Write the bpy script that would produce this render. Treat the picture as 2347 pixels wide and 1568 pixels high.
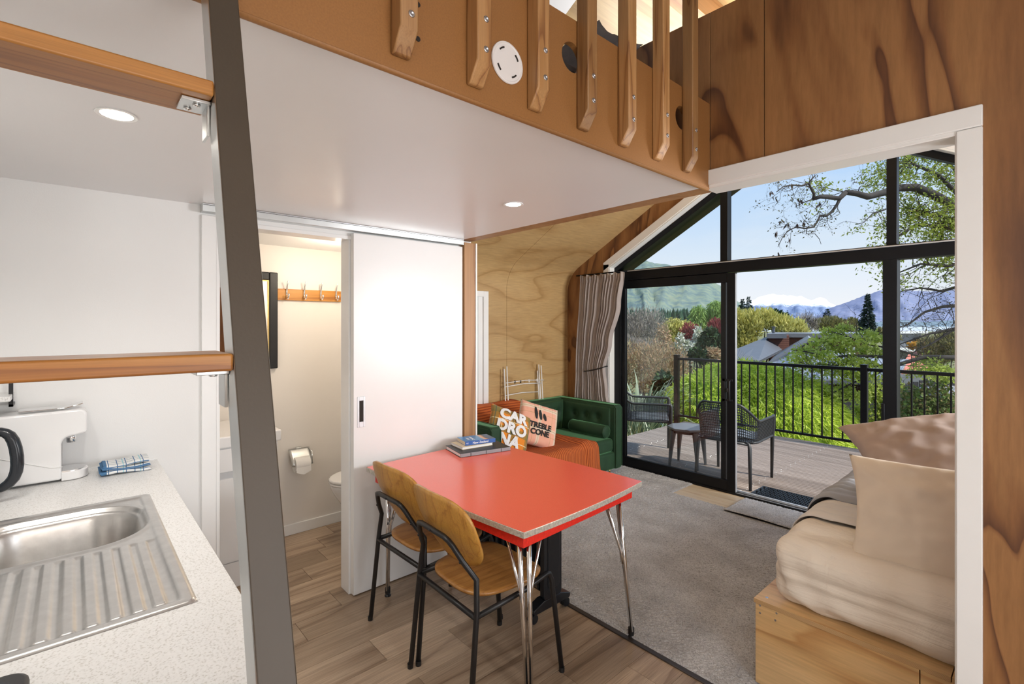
import bpy, bmesh, math, random
import numpy as np
from mathutils import Vector, Matrix, noise
from bpy_extras import object_utils

SC = bpy.context.scene
COL = SC.collection
for _o in list(bpy.data.objects):
    bpy.data.objects.remove(_o, do_unlink=True)

# ------------------------------------------------------------------ camera
F_PX, HORIZON, CX = 1126.8, 742.1, 1173.5          # for a 2347 x 1568 frame
TH = math.radians(48.24)
CAM = Vector((0, 0, 1.5))
FW = Vector((-math.sin(TH), math.cos(TH), 0)); RT = Vector((math.cos(TH), math.sin(TH), 0)); UP = Vector((0, 0, 1))
cam = bpy.data.cameras.new('camera'); camo = bpy.data.objects.new('camera', cam); COL.objects.link(camo)
camo.location = CAM; camo.rotation_euler = (math.pi / 2, 0, TH)
cam.sensor_fit = 'HORIZONTAL'; cam.sensor_width = 36; cam.lens = F_PX * 36 / 2347
cam.shift_y = -(784 - HORIZON) / 2347
cam.clip_start = 0.02; cam.clip_end = 30000
SC.camera = camo

def ray(px, py): return FW + RT * ((px - CX) / F_PX) + UP * ((HORIZON - py) / F_PX)
def at(px, py, d): return CAM + ray(px, py) * d               # a pixel and a depth in metres
def atY(px, py, y): r = ray(px, py); return CAM + r * (y / r.y)
def atZ(px, py, z): r = ray(px, py); return CAM + r * ((z - CAM.z) / r.z)
def atX(px, py, x): r = ray(px, py); return CAM + r * (x / r.x)

# ------------------------------------------------------------------ view
SC.view_settings.view_transform = 'Standard'; SC.view_settings.look = 'None'
SC.view_settings.gamma = 1; SC.view_settings.use_curve_mapping = False
SC.view_settings.exposure = 0.05

# ------------------------------------------------------------------ sky
W = bpy.data.worlds.new('sky'); SC.world = W; W.use_nodes = True
nt = W.node_tree; nt.nodes.clear()
def wn(t, **k):
    n = nt.nodes.new(t)
    for a, b in k.items(): setattr(n, a, b)
    return n
wo = wn('ShaderNodeOutputWorld'); bg = wn('ShaderNodeBackground'); tc = wn('ShaderNodeTexCoord')
sep = wn('ShaderNodeSeparateXYZ'); ramp = wn('ShaderNodeValToRGB')
nt.links.new(tc.outputs['Generated'], sep.inputs[0]); nt.links.new(sep.outputs['Z'], ramp.inputs[0])
e = ramp.color_ramp.elements
e[0].position = 0.0; e[0].color = (0.80, 0.86, 0.93, 1)
e[1].position = 0.42; e[1].color = (0.36, 0.57, 0.92, 1)
for p, c in ((0.12, (0.70, 0.82, 0.96, 1)), (0.25, (0.50, 0.70, 0.98, 1))):
    q = e.new(p); q.color = c
mp = wn('ShaderNodeMapping'); mp.inputs['Scale'].default_value = (1.6, 1.6, 7.0)
nz = wn('ShaderNodeTexNoise'); nz.inputs['Scale'].default_value = 2.1; nz.inputs['Detail'].default_value = 7; nz.inputs['Roughness'].default_value = .58
cr = wn('ShaderNodeValToRGB'); cr.color_ramp.elements[0].position = .46; cr.color_ramp.elements[1].position = .80
cr.color_ramp.elements[0].color = (0, 0, 0, 1); cr.color_ramp.elements[1].color = (.38, .38, .38, 1)
hz = wn('ShaderNodeMapRange'); hz.inputs[1].default_value = .01; hz.inputs[2].default_value = .17; hz.inputs[3].default_value = .55; hz.inputs[4].default_value = 0
mx = wn('ShaderNodeMath', operation='MAXIMUM')
mix = wn('ShaderNodeMix', data_type='RGBA')
nt.links.new(tc.outputs['Generated'], mp.inputs[0]); nt.links.new(mp.outputs[0], nz.inputs[0]); nt.links.new(nz.outputs[0], cr.inputs[0])
nt.links.new(sep.outputs['Z'], hz.inputs[0])
mu = wn('ShaderNodeMath', operation='MULTIPLY'); nt.links.new(nz.outputs[0], mu.inputs[0]); nt.links.new(hz.outputs[0], mu.inputs[1])
mu2 = wn('ShaderNodeMath', operation='MULTIPLY'); nt.links.new(mu.outputs[0], mu2.inputs[0]); mu2.inputs[1].default_value = 1.9
nt.links.new(mu2.outputs[0], mx.inputs[0]); nt.links.new(cr.outputs[0], mx.inputs[1])
nt.links.new(mx.outputs[0], mix.inputs[0]); nt.links.new(ramp.outputs[0], mix.inputs[6]); mix.inputs[7].default_value = (.93, .92, .92, 1)
nt.links.new(mix.outputs[2], bg.inputs[0]); bg.inputs[1].default_value = 1.0
nt.links.new(bg.outputs[0], wo.inputs[0])

def lamp(name, kind, loc, rot, power, color=(1, 1, 1), **k):
    l = bpy.data.lights.new(name, kind); l.energy = power; l.color = color
    for a, b in k.items(): setattr(l, a, b)
    o = bpy.data.objects.new(name, l); COL.objects.link(o); o.location = loc; o.rotation_euler = rot
    return o
sun = lamp('sun', 'SUN', (0, 0, 40), Vector((-.62, -.16, -.77)).to_track_quat('-Z', 'Y').to_euler(), 5.2, (1, .95, .87), angle=math.radians(5))
# added fill lamps at unseen openings in the right-hand wall, brightening kitchen and living room
lamp('entrance_fill', 'AREA', (1.02, .75, 1.25), (0, math.radians(90), 0), 21, (1, .985, .97), shape='RECTANGLE', size=1.9, size_y=.9)
lamp('bed_side_fill', 'AREA', (1.02, 3.45, 1.55), (0, math.radians(90), 0), 62, (.98, .99, 1), shape='RECTANGLE', size=.9, size_y=1.1, spread=math.radians(130))

lamp('ridge_fill', 'AREA', (-1.37, 3.25, 2.74), (math.pi, 0, 0), 34, (.96, .98, 1), shape='RECTANGLE', size=.9, size_y=1.4)  # added fill with no fixture, aimed up to brighten the living room

# ------------------------------------------------------------------ materials
def new_mat(name):
    m = bpy.data.materials.new(name); m.use_nodes = True
    return m, m.node_tree, m.node_tree.nodes['Principled BSDF']
def N(t, kind, **k):
    n = t.nodes.new(kind)
    for a, b in k.items():
        if a in ('operation', 'data_type', 'blend_type', 'wave_type', 'bands_direction', 'feature', 'noise_dimensions', 'interpolation_type', 'wave_profile', 'rings_direction', 'distance'): setattr(n, a, b)
        else: n.inputs[a].default_value = b
    return n
def L(t, a, b): t.links.new(a, b)
def rampn(t, src, stops):
    r = t.nodes.new('ShaderNodeValToRGB'); el = r.color_ramp.elements
    el[0].position, el[0].color = stops[0][0], (*stops[0][1], 1); el[1].position, el[1].color = stops[-1][0], (*stops[-1][1], 1)
    for p, c in stops[1:-1]: q = el.new(p); q.color = (*c, 1)
    L(t, src, r.inputs[0]); return r
def coords(t, scale=(1, 1, 1), rot=(0, 0, 0), loc=(0, 0, 0), kind='Object', rnd=False):
    c = t.nodes.new('ShaderNodeTexCoord'); m = t.nodes.new('ShaderNodeMapping')
    m.inputs['Scale'].default_value = scale; m.inputs['Rotation'].default_value = rot; m.inputs['Location'].default_value = loc
    src = c.outputs[kind]
    if rnd:
        oi = t.nodes.new('ShaderNodeObjectInfo'); vm = N(t, 'ShaderNodeVectorMath', operation='MULTIPLY_ADD')
        cb = t.nodes.new('ShaderNodeCombineXYZ')
        for i in range(3): L(t, oi.outputs['Random'], cb.inputs[i])
        L(t, cb.outputs[0], vm.inputs[0]); vm.inputs[1].default_value = (17.3, 31.7, 23.1); L(t, src, vm.inputs[2]); src = vm.outputs[0]
    L(t, src, m.inputs[0]); return m.outputs[0]
def bump(t, b, src, strength=.2, dist=.01):
    n = t.nodes.new('ShaderNodeBump'); n.inputs['Strength'].default_value = strength; n.inputs['Distance'].default_value = dist
    L(t, src, n.inputs['Height']); L(t, n.outputs[0], b.inputs['Normal'])
MATS = {}
def plain(name, col, rough=.5, metal=0, spec=None, var=.06, scale=9, bmp=0, bscale=60, coat=0, sheen=0):
    """a flat colour with a faint procedural unevenness"""
    m, t, b = new_mat(name)
    v = coords(t); n = N(t, 'ShaderNodeTexNoise', Scale=scale, Detail=4)
    L(t, v, n.inputs['Vector'])
    lo = tuple(max(0, c * (1 - var)) for c in col); hi = tuple(min(1, c * (1 + var)) for c in col)
    r = rampn(t, n.outputs[0], [(.3, lo), (.7, hi)]); L(t, r.outputs[0], b.inputs['Base Color'])
    b.inputs['Roughness'].default_value = rough; b.inputs['Metallic'].default_value = metal
    if spec is not None: b.inputs['Specular IOR Level'].default_value = spec
    if coat: b.inputs['Coat Weight'].default_value = coat; b.inputs['Coat Roughness'].default_value = .15
    if sheen: b.inputs['Sheen Weight'].default_value = sheen; b.inputs['Sheen Roughness'].default_value = .4
    if bmp:
        n2 = N(t, 'ShaderNodeTexNoise', Scale=bscale, Detail=3); L(t, v, n2.inputs['Vector']); bump(t, b, n2.outputs[0], bmp, .004)
    MATS[name] = m; return m
def wood(name, light, mid, dark, grain=(1, 1, 1), scale=2.2, rings=9, rough=.4, contrast=1, rnd=False, fine=.12, thr=(.25, .55, .8), bm=.03, dist=.35):
    """sawn or peeled timber: bands of a stretched noise, so that cathedral figures and blotches form, with fine grain lines"""
    m, t, b = new_mat(name)
    v = coords(t, grain, rnd=rnd)
    n = N(t, 'ShaderNodeTexNoise', Scale=scale, Detail=2.5, Roughness=.45, Distortion=dist); L(t, v, n.inputs['Vector'])
    mu = N(t, 'ShaderNodeMath', operation='MULTIPLY'); mu.inputs[1].default_value = rings; L(t, n.outputs[0], mu.inputs[0])
    fr = N(t, 'ShaderNodeMath', operation='FRACT'); L(t, mu.outputs[0], fr.inputs[0])
    r = rampn(t, fr.outputs[0], [(0, mid), (thr[0], light), (thr[1], light), (thr[2], mid), (.97, dark), (1, mid)])
    v2 = coords(t, tuple(g * (1 if g > .9 else .35) for g in grain), rnd=rnd)
    f = N(t, 'ShaderNodeTexNoise', Scale=70, Detail=5, Roughness=.6); L(t, v2, f.inputs['Vector'])
    mxn = N(t, 'ShaderNodeMix', data_type='RGBA', blend_type='MULTIPLY'); mxn.inputs[0].default_value = 1
    g = rampn(t, f.outputs[0], [(.3, (1 - fine * 2,) * 3), (.65, (1, 1, 1))])
    L(t, r.outputs[0], mxn.inputs[6]); L(t, g.outputs[0], mxn.inputs[7])
    bl = N(t, 'ShaderNodeTexNoise', Scale=1.1, Detail=2); L(t, v, bl.inputs['Vector'])
    g2 = rampn(t, bl.outputs[0], [(.3, (.86, .84, .82)), (.7, (1.0, 1.0, 1.0))])
    mx2 = N(t, 'ShaderNodeMix', data_type='RGBA', blend_type='MULTIPLY'); mx2.inputs[0].default_value = 1
    L(t, mxn.outputs[2], mx2.inputs[6]); L(t, g2.outputs[0], mx2.inputs[7])
    out = mx2.outputs[2]
    if rnd:
        oi = t.nodes.new('ShaderNodeObjectInfo'); g3 = rampn(t, oi.outputs['Random'], [(0, (.64, .61, .58)), (1, (1.08, 1.07, 1.06))])
        mx3 = N(t, 'ShaderNodeMix', data_type='RGBA', blend_type='MULTIPLY'); mx3.inputs[0].default_value = 1
        L(t, out, mx3.inputs[6]); L(t, g3.outputs[0], mx3.inputs[7]); out = mx3.outputs[2]
    L(t, out, b.inputs['Base Color']); b.inputs['Roughness'].default_value = rough
    bump(t, b, f.outputs[0], bm, .002)
    MATS[name] = m; return m
def glass_mat(name, tint=(.97, .985, .98), gloss=.05):
    m = bpy.data.materials.new(name); m.use_nodes = True; t = m.node_tree; t.nodes.clear()
    o = t.nodes.new('ShaderNodeOutputMaterial'); tr = t.nodes.new('ShaderNodeBsdfTransparent'); gl = t.nodes.new('ShaderNodeBsdfGlossy')
    tr.inputs[0].default_value = (*tint, 1); gl.inputs['Roughness'].default_value = .0
    fr = t.nodes.new('ShaderNodeFresnel'); fr.inputs[0].default_value = 1.42
    mxs = t.nodes.new('ShaderNodeMixShader'); L(t, fr.outputs[0], mxs.inputs[0]); L(t, tr.outputs[0], mxs.inputs[1]); L(t, gl.outputs[0], mxs.inputs[2])
    L(t, mxs.outputs[0], o.inputs[0]); MATS[name] = m; return m
def emit(name, col, s):
    m = bpy.data.materials.new(name); m.use_nodes = True; t = m.node_tree; b = t.nodes['Principled BSDF']
    b.inputs['Base Color'].default_value = (1, 1, 1, 1); b.inputs['Emission Color'].default_value = (*col, 1); b.inputs['Emission Strength'].default_value = s
    MATS[name] = m; return m
def leafy(name, cols, rough=.55, trans=.25, scale=3):
    """leaves of one plant: colour varies from leaf to leaf (random per island), light passes through a little"""
    m, t, b = new_mat(name)
    g = t.nodes.new('ShaderNodeNewGeometry')
    r = rampn(t, g.outputs['Random Per Island'], [(i / (len(cols) - 1), c) for i, c in enumerate(cols)])
    L(t, r.outputs[0], b.inputs['Base Color']); b.inputs['Roughness'].default_value = rough; b.inputs['Specular IOR Level'].default_value = .25
    o = t.nodes['Material Output']; tl = t.nodes.new('ShaderNodeBsdfTranslucent'); ms = t.nodes.new('ShaderNodeMixShader'); ms.inputs[0].default_value = trans
    L(t, r.outputs[0], tl.inputs[0]); L(t, b.outputs[0], ms.inputs[1]); L(t, tl.outputs[0], ms.inputs[2]); L(t, ms.outputs[0], o.inputs[0])
    MATS[name] = m; return m

plain('white_wall', (.80, .80, .79), .55, var=.012, scale=3, bmp=.05, bscale=220)
plain('white_ceiling', (.80, .80, .80), .33, var=.012, scale=2, spec=.4)
plain('white_trim', (.84, .84, .83), .3, var=.015)
plain('white_gloss', (.84, .84, .84), .12, var=.01)
plain('bath_wall', (.82, .78, .73), .5, var=.015, scale=3)
plain('ceramic', (.86, .86, .86), .08, var=.01)
plain('black_alu', (.006, .0065, .008), .4, var=.1, spec=.22)
plain('black_paint', (.010, .010, .011), .38, var=.1)
plain('chrome', (.82, .82, .82), .08, 1, var=.03)
plain('alu', (.62, .64, .64), .32, 1, var=.05, bmp=.03, bscale=120)
plain('grey_alu', (.56, .57, .58), .4, .6, var=.04)
plain('alu_reflection', (.062, .046, .031), .5, 0, var=.05, bmp=.05, bscale=180)  # aluminium front face: brown of the reflected ply painted in as base colour
plain('steel_screw', (.50, .50, .52), .35, 1, var=.2, scale=200)
plain('dark_hole', (.02, .015, .012), .8)
plain('brass', (.75, .55, .22), .25, 1, var=.05)
plain('grey_fabric', (.17, .16, .165), .9, var=.12, bmp=.2, bscale=300)
wood('ply_orange', (.37, .180, .068), (.28, .125, .046), (.13, .052, .024), grain=(1, 1, .34), scale=2.3, rings=5.5, rough=.36, thr=(.06, .5, .72), dist=1.1)
wood('ply_pale', (.56, .375, .170), (.52, .335, .145), (.42, .255, .10), grain=(.3, .3, 1.5), scale=1.5, rings=5, rough=.38, thr=(.15, .65, .86), fine=.1)
wood('ply_ceiling', (.52, .365, .175), (.47, .32, .14), (.36, .22, .09), grain=(1.3, .14, 1.3), scale=1.6, rings=4, rough=.38, fine=.1)
wood('ply_bed', (.82, .55, .27), (.75, .47, .205), (.58, .31, .115), grain=(.16, 1, 1), scale=2.6, rings=8, rough=.4)
wood('post_wood', (.44, .235, .10), (.40, .21, .085), (.32, .155, .06), grain=(1.5, 1.5, .08), scale=4, rings=4, rough=.45, fine=.1)
wood('pine', (.56, .31, .125), (.49, .25, .09), (.30, .13, .045), grain=(6, 6, .35), scale=2.4, rings=6, rough=.42, rnd=True)
wood('rung_wood', (.46, .20, .045), (.42, .165, .032), (.28, .10, .02), grain=(8, .35, 8), scale=2.5, rings=4, rough=.4)
plain('mdf', (.30, .135, .040), .5, var=.09, scale=260, bmp=.03, bscale=300)
plain('mdf_edge', (.34, .16, .05), .55, var=.1, scale=120)

# ------------------------------------------------------------------ mesh helpers
def link(o, parent=None):
    COL.objects.link(o)
    if parent is not None: o.parent = parent
    return o
def tag(o, label=None, cat=None, group=None, kind=None):
    if label: o['label'] = label
    if cat: o['category'] = cat
    if group: o['group'] = group
    if kind: o['kind'] = kind
    return o
def thing(name, label, cat, loc=(0, 0, 0), rz=0, group=None):
    o = bpy.data.objects.new(name, None); o.empty_display_size = .05; COL.objects.link(o)
    o.location = loc; o.rotation_euler = (0, 0, rz); tag(o, label, cat, group); return o
def copy_tree(o, parent=None):
    c = o.copy(); COL.objects.link(c); c.parent = parent
    for ch in list(o.children): copy_tree(ch, c)
    return c
class MB:
    """collects shapes; build() links them as ONE mesh object"""
    def __init__(s): s.v = []; s.f = []; s.m = []; s.mi = 0
    def add(s, vs, fs):
        o = len(s.v); s.v += [tuple(p) for p in vs]
        for f in fs: s.f.append(tuple(i + o for i in f)); s.m.append(s.mi)
        return s
    def box(s, lo, hi, M=None):
        x0, y0, z0 = lo; x1, y1, z1 = hi
        vs = [Vector(p) for p in ((x0, y0, z0), (x1, y0, z0), (x1, y1, z0), (x0, y1, z0), (x0, y0, z1), (x1, y0, z1), (x1, y1, z1), (x0, y1, z1))]
        if M is not None: vs = [M @ p for p in vs]
        return s.add(vs, [(0, 3, 2, 1), (4, 5, 6, 7), (0, 1, 5, 4), (1, 2, 6, 5), (2, 3, 7, 6), (3, 0, 4, 7)])
    def prism(s, pts, axis, a, b, M=None):
        """2D outline pts extruded from a to b along axis (0,1,2); pts are the two other coordinates in order"""
        def mk(p, c):
            q = [0, 0, 0]; q[axis] = c; o = [i for i in range(3) if i != axis]; q[o[0]] = p[0]; q[o[1]] = p[1]
            return Vector(q)
        n = len(pts); vs = [mk(p, a) for p in pts] + [mk(p, b) for p in pts]
        if M is not None: vs = [M @ p for p in vs]
        fs = [tuple(range(n))[::-1], tuple(range(n, 2 * n))] + [(i, (i + 1) % n, n + (i + 1) % n, n + i) for i in range(n)]
        return s.add(vs, fs)
    def tube(s, path, r, n=8, cap=True, flat=1.0):
        path = [Vector(p) for p in path]; k = len(path); rs = r if isinstance(r, (list, tuple)) else [r] * k
        vs = []; t0 = None; nrm = None
        for i, p in enumerate(path):
            t = (path[min(i + 1, k - 1)] - path[max(i - 1, 0)])
            if t.length < 1e-9: t = t0 or Vector((0, 0, 1))
            t.normalize()
            if nrm is None:
                nrm = t.cross(Vector((0, 0, 1)) if abs(t.z) < .9 else Vector((1, 0, 0))).normalized()
            else:
                nrm = (nrm - t * nrm.dot(t))
                nrm = nrm.normalized() if nrm.length > 1e-6 else t.orthogonal().normalized()
            bn = t.cross(nrm); t0 = t
            for j in range(n):
                a = 2 * math.pi * j / n
                vs.append(p + nrm * (math.cos(a) * rs[i]) + bn * (math.sin(a) * rs[i] * flat))
        fs = []
        for i in range(k - 1):
            for j in range(n):
                fs.append((i * n + j, i * n + (j + 1) % n, (i + 1) * n + (j + 1) % n, (i + 1) * n + j))
        if cap: fs += [tuple(range(n))[::-1], tuple(range((k - 1) * n, k * n))]
        return s.add(vs, fs)
    def cyl(s, a, b, r, n=16, r2=None): return s.tube([a, b], [r, r if r2 is None else r2], n)
    def lathe(s, prof, n=24, M=None, cap=True):
        vs = []; k = len(prof)
        for (r, z) in prof:
            for j in range(n):
                a = 2 * math.pi * j / n; vs.append(Vector((r * math.cos(a), r * math.sin(a), z)))
        if M is not None: vs = [M @ p for p in vs]
        fs = [(i * n + j, i * n + (j + 1) % n, (i + 1) * n + (j + 1) % n, (i + 1) * n + j) for i in range(k - 1) for j in range(n)]
        if cap: fs += [tuple(range(n))[::-1], tuple(range((k - 1) * n, k * n))]
        return s.add(vs, fs)
    def grid(s, fn, nu, nv, closed_u=False):
        vs = [fn(i / (nu if closed_u else nu - 1), j / (nv - 1)) for j in range(nv) for i in range(nu)]
        fs = []
        for j in range(nv - 1):
            for i in range(nu if closed_u else nu - 1):
                i2 = (i + 1) % nu; fs.append((j * nu + i, j * nu + i2, (j + 1) * nu + i2, (j + 1) * nu + i))
        return s.add(vs, fs)
    def build(s, name, mat, parent=None, smooth=False, bevel=0, seg=2, auto=None, sub=0, solid=0, loc=None):
        me = bpy.data.meshes.new(name); me.from_pydata(s.v, [], s.f)
        mats = mat if isinstance(mat, (list, tuple)) else [mat]
        for m in mats: me.materials.append(MATS[m] if isinstance(m, str) else m)
        if len(mats) > 1: me.polygons.foreach_set('material_index', s.m)
        bm = bmesh.new(); bm.from_mesh(me); bmesh.ops.recalc_face_normals(bm, faces=bm.faces); bm.to_mesh(me); bm.free()
        if smooth or auto or bevel: me.polygons.foreach_set('use_smooth', [True] * len(me.polygons))
        o = bpy.data.objects.new(name, me); link(o, parent)
        if loc is not None: o.location = loc
        if solid: q = o.modifiers.new('thickness', 'SOLIDIFY'); q.thickness = solid; q.offset = 0
        if sub: q = o.modifiers.new('smooth', 'SUBSURF'); q.levels = q.render_levels = sub
        if bevel:
            q = o.modifiers.new('edges', 'BEVEL'); q.width = bevel; q.segments = seg; q.limit_method = 'ANGLE'; q.angle_limit = math.radians(35); q.harden_normals = False
        if (auto or bevel) and not sub:
            me.set_sharp_from_angle(angle=math.radians(auto or 35))
        return o
def box(name, lo, hi, mat, parent=None, bevel=.002, **k): return MB().box(lo, hi).build(name, mat, parent, bevel=bevel, **k)
def struct(o): o['kind'] = 'structure'; return o
def Rz(a): return Matrix.Rotation(a, 4, 'Z')
def T(x, y, z): return Matrix.Translation((x, y, z))
def arc(c, r, a0, a1, n, ax=(0, 1)):
    return [(c[0] + r * math.cos(a0 + (a1 - a0) * i / n), c[1] + r * math.sin(a0 + (a1 - a0) * i / n)) for i in range(n + 1)]
def rrect(x0, y0, x1, y1, r, n=5):
    p = []
    for (cx, cy, a) in ((x1 - r, y1 - r, 0), (x0 + r, y1 - r, 90), (x0 + r, y0 + r, 180), (x1 - r, y0 + r, 270)):
        p += arc((cx, cy), r, math.radians(a), math.radians(a + 90), n)
    return p
def fbm(p, sc=1, oc=3):
    return noise.fractal(Vector(p) * sc, .9, 2.1, oc)
# ================================================================== the house
RX, RZ, SL = -1.37, 3.39, .555            # ridge and slope of the ceiling
XL, XR = -3.80, 1.06                      # inner faces of the long walls
YB, YP0, YP1, YG = -.36, 1.893, 1.975, 4.25   # back wall, ply partition (two faces), gable wall
ZC = 2.045                                # underside of the sleeping loft
def zc(x): return RZ - SL * abs(x - RX)
def holed_panel(mb, u0, u1, v0, v1, holes, w0, w1, put, n=24):
    """flat board u0..u1 x v0..v1 with round holes (u, v, r), thickness w0..w1; put(u,v,w) -> xyz"""
    def quad(pts, w): mb.add([put(p[0], p[1], w) for p in pts], [tuple(range(len(pts)))])
    hs = sorted(holes); cur = u0; k = 1.6
    for w in (w0, w1):
        cur = u0
        for (hu, hv, r) in hs:
            a, b = hu - k * r, hu + k * r; c, d = hv - k * r, hv + k * r
            quad([(cur, v0), (a, v0), (a, v1), (cur, v1)], w)
            quad([(a, v0), (b, v0), (b, c), (a, c)], w); quad([(a, d), (b, d), (b, v1), (a, v1)], w)
            for i in range(n):
                t0, t1 = 2 * math.pi * i / n, 2 * math.pi * (i + 1) / n
                def sq(t):
                    x, y = math.cos(t), math.sin(t); s = 1 / max(abs(x), abs(y)); return (hu + x * s * k * r, hv + y * s * k * r)
                def ci(t): return (hu + r * math.cos(t), hv + r * math.sin(t))
                quad([sq(t0), sq(t1), ci(t1), ci(t0)], w)
            cur = b
        quad([(cur, v0), (u1, v0), (u1, v1), (cur, v1)], w)
    for (hu, hv, r) in hs:
        for i in range(n):
            t0, t1 = 2 * math.pi * i / n, 2 * math.pi * (i + 1) / n
            p, q = (hu + r * math.cos(t0), hv + r * math.sin(t0)), (hu + r * math.cos(t1), hv + r * math.sin(t1))
            mb.add([put(*p, w0), put(*q, w0), put(*q, w1), put(*p, w1)], [(0, 1, 2, 3)])
    for (p, q) in (((u0, v0), (u1, v0)), ((u1, v0), (u1, v1)), ((u1, v1), (u0, v1)), ((u0, v1), (u0, v0))):
        mb.add([put(*p, w0), put(*q, w0), put(*q, w1), put(*p, w1)], [(0, 1, 2, 3)])
    return mb

# ---- floor of the kitchen and bathroom: vinyl planks running along Y
wood('plank', (.62, .475, .34), (.51, .375, .26), (.34, .235, .155), grain=(3.2, .22, 1), scale=2.1, rings=3.5, rough=.34, rnd=True, fine=.2, bm=.06)
floor = struct(box('floor', (XL, YB, -.09), (XR, YG + .1, -.006), 'mdf_edge', bevel=0))
rnd = random.Random(5)
pm = {}
for i in range(24):
    x0 = -3.66 + i * .184; x1 = min(x0 + .1825, XR)
    if x0 >= XR: break
    y = YB - rnd.random() * 1.1
    while y < 1.975:
        y0, y1 = max(y, YB), min(y + 1.22, 1.975); y += 1.222
        if y1 - y0 < .03 or (x1 < -2.63 and y1 < .3): continue
        o = MB().box((-(x1 - x0) / 2, -(y1 - y0) / 2, -.006), ((x1 - x0) / 2, (y1 - y0) / 2, 0)).build('plank', 'plank', floor)
        o.location = ((x0 + x1) / 2, (y0 + y1) / 2, 0)
wood('subfloor', (.80, .67, .49), (.76, .60, .41), (.62, .46, .29), grain=(.3, 5, 1), scale=3, rings=3, rough=.35)
box('subfloor_board', (-2.42, 3.80, -.006), (-.8, YG + .07, .0005), 'subfloor', floor, bevel=0)

# ---- walls (white)
wl = struct(box('wall_left', (-2.735, YB, 0), (-2.63, .50, ZC), 'white_wall', bevel=0))
struct(box('wall_door', (-2.735, 1.15, 0), (-2.63, 1.895, ZC), 'white_wall', bevel=0))
struct(MB().box((-2.735, .50, 1.985), (-2.63, 1.15, ZC)).build('wall_over_door', 'white_wall'))
wb = struct(box('wall_bathroom', (XL, YB, 0), (-3.66, 1.895, ZC), 'bath_wall', bevel=0))
struct(box('wall_bathroom_end', (-3.66, YB, 0), (-2.735, .42, ZC), 'bath_wall', bevel=0))
struct(box('wall_back', (XL - .1, YB - .1, 0), (XR + .1, YB, 3.5), 'white_wall', bevel=0))
wr = MB()
for lo, hi in (((XR, YB, 0), (XR + .1, .28, 2.1)), ((XR, .28, 2.03), (XR + .1, 1.22, 2.1)), ((XR, 1.22, 0), (XR + .1, 2.4, 2.1)), ((XR, 2.4, 0), (XR + .1, 4.0, 1.08)),
               ((XR, 2.4, 2.02), (XR + .1, 4.0, 2.1)), ((XR, 4.0, 0), (XR + .1, YG + .17, 2.1))): wr.box(lo, hi)
struct(wr.build('wall_right', 'ply_orange'))
struct(box('trim_1', (-2.648, .437, 0), (-2.618, .497, 2.0), 'white_trim', bevel=.003))
struct(box('trim_2', (-2.737, .497, 0), (-2.622, .512, 1.985), 'white_trim', bevel=.002))
struct(box('trim_3', (-2.737, 1.138, 0), (-2.632, 1.152, 1.985), 'white_trim', bevel=.002))
struct(box('trim_4', (-2.737, .50, 1.965), (-2.622, 1.15, 1.986), 'white_trim', bevel=.002))
struct(box('baseboard_bathroom', (-3.662, .42, 0), (-3.645, 1.88, .075), 'white_trim', bevel=.003))

# ---- ceilings
struct(box('ceiling', (-3.66, YB, ZC), (-.953, YP0 - .008, ZC + .02), 'white_ceiling', bevel=0))
struct(box('trim_5', (-3.7, YP0 - .008, ZC), (-.96, YP1, ZC + .1), 'post_wood', bevel=0))      # timber head over the partition
lf = MB().box((-3.6, YB, ZC + .021), (-.955, YP0, ZC + .06)); struct(lf.build('floor_loft', 'mdf'))
def slope_panel(name, x0, x1, y0, y1, mat, parent=None, th=.012):
    m = MB(); n = .0
    m.add([(x0, y0, zc(x0)), (x1, y0, zc(x1)), (x1, y1, zc(x1)), (x0, y1, zc(x0)), (x0, y0, zc(x0) + th), (x1, y0, zc(x1) + th), (x1, y1, zc(x1) + th), (x0, y1, zc(x0) + th)],
          [(0, 3, 2, 1), (4, 5, 6, 7), (0, 1, 5, 4), (1, 2, 6, 5), (2, 3, 7, 6), (3, 0, 4, 7)])
    return m.build(name, mat, parent)
struct(slope_panel('ceiling_kitchen_left', XL - .1, RX, YB - .1, YP1, 'white_ceiling', th=.1))
struct(slope_panel('ceiling_kitchen_right', RX, XR + .1, YB - .1, YP1, 'white_ceiling', th=.1))
cl = struct(slope_panel('ceiling_living_left', XL - .1, RX, YP1, YG + .17, 'white_ceiling', th=.1)); cl.location.z = .02
cr_ = struct(slope_panel('ceiling_living_right', RX, XR + .1, YP1, YG + .17, 'white_ceiling', th=.1)); cr_.location.z = .02
SEAM = 3.318
for (a, b, y0, y1) in ((-3.10, -1.9, YP1, SEAM), (-1.897, RX, YP1, SEAM), (-2.55, RX, SEAM + .003, YG)):
    slope_panel('ply_sheet', a, b - .001, y0, y1, 'ply_ceiling', cl).location.z = -.02
for (a, b, y0, y1) in ((RX, -.17, YP1, SEAM), (-.167, XR, YP1, SEAM), (RX, -.17, SEAM + .003, YG), (-.167, XR, SEAM + .003, YG)):
    slope_panel('ply_sheet', a, b, y0, y1, 'ply_ceiling', cr_).location.z = -.02
wood('ridge_timber', (.42, .21, .08), (.38, .18, .06), (.28, .12, .04), grain=(3, .2, 3), scale=3, rings=5)
struct(box('trim_6', (RX - .045, YB, RZ - .17), (RX + .045, YG, RZ + .02), 'ridge_timber'))

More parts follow.
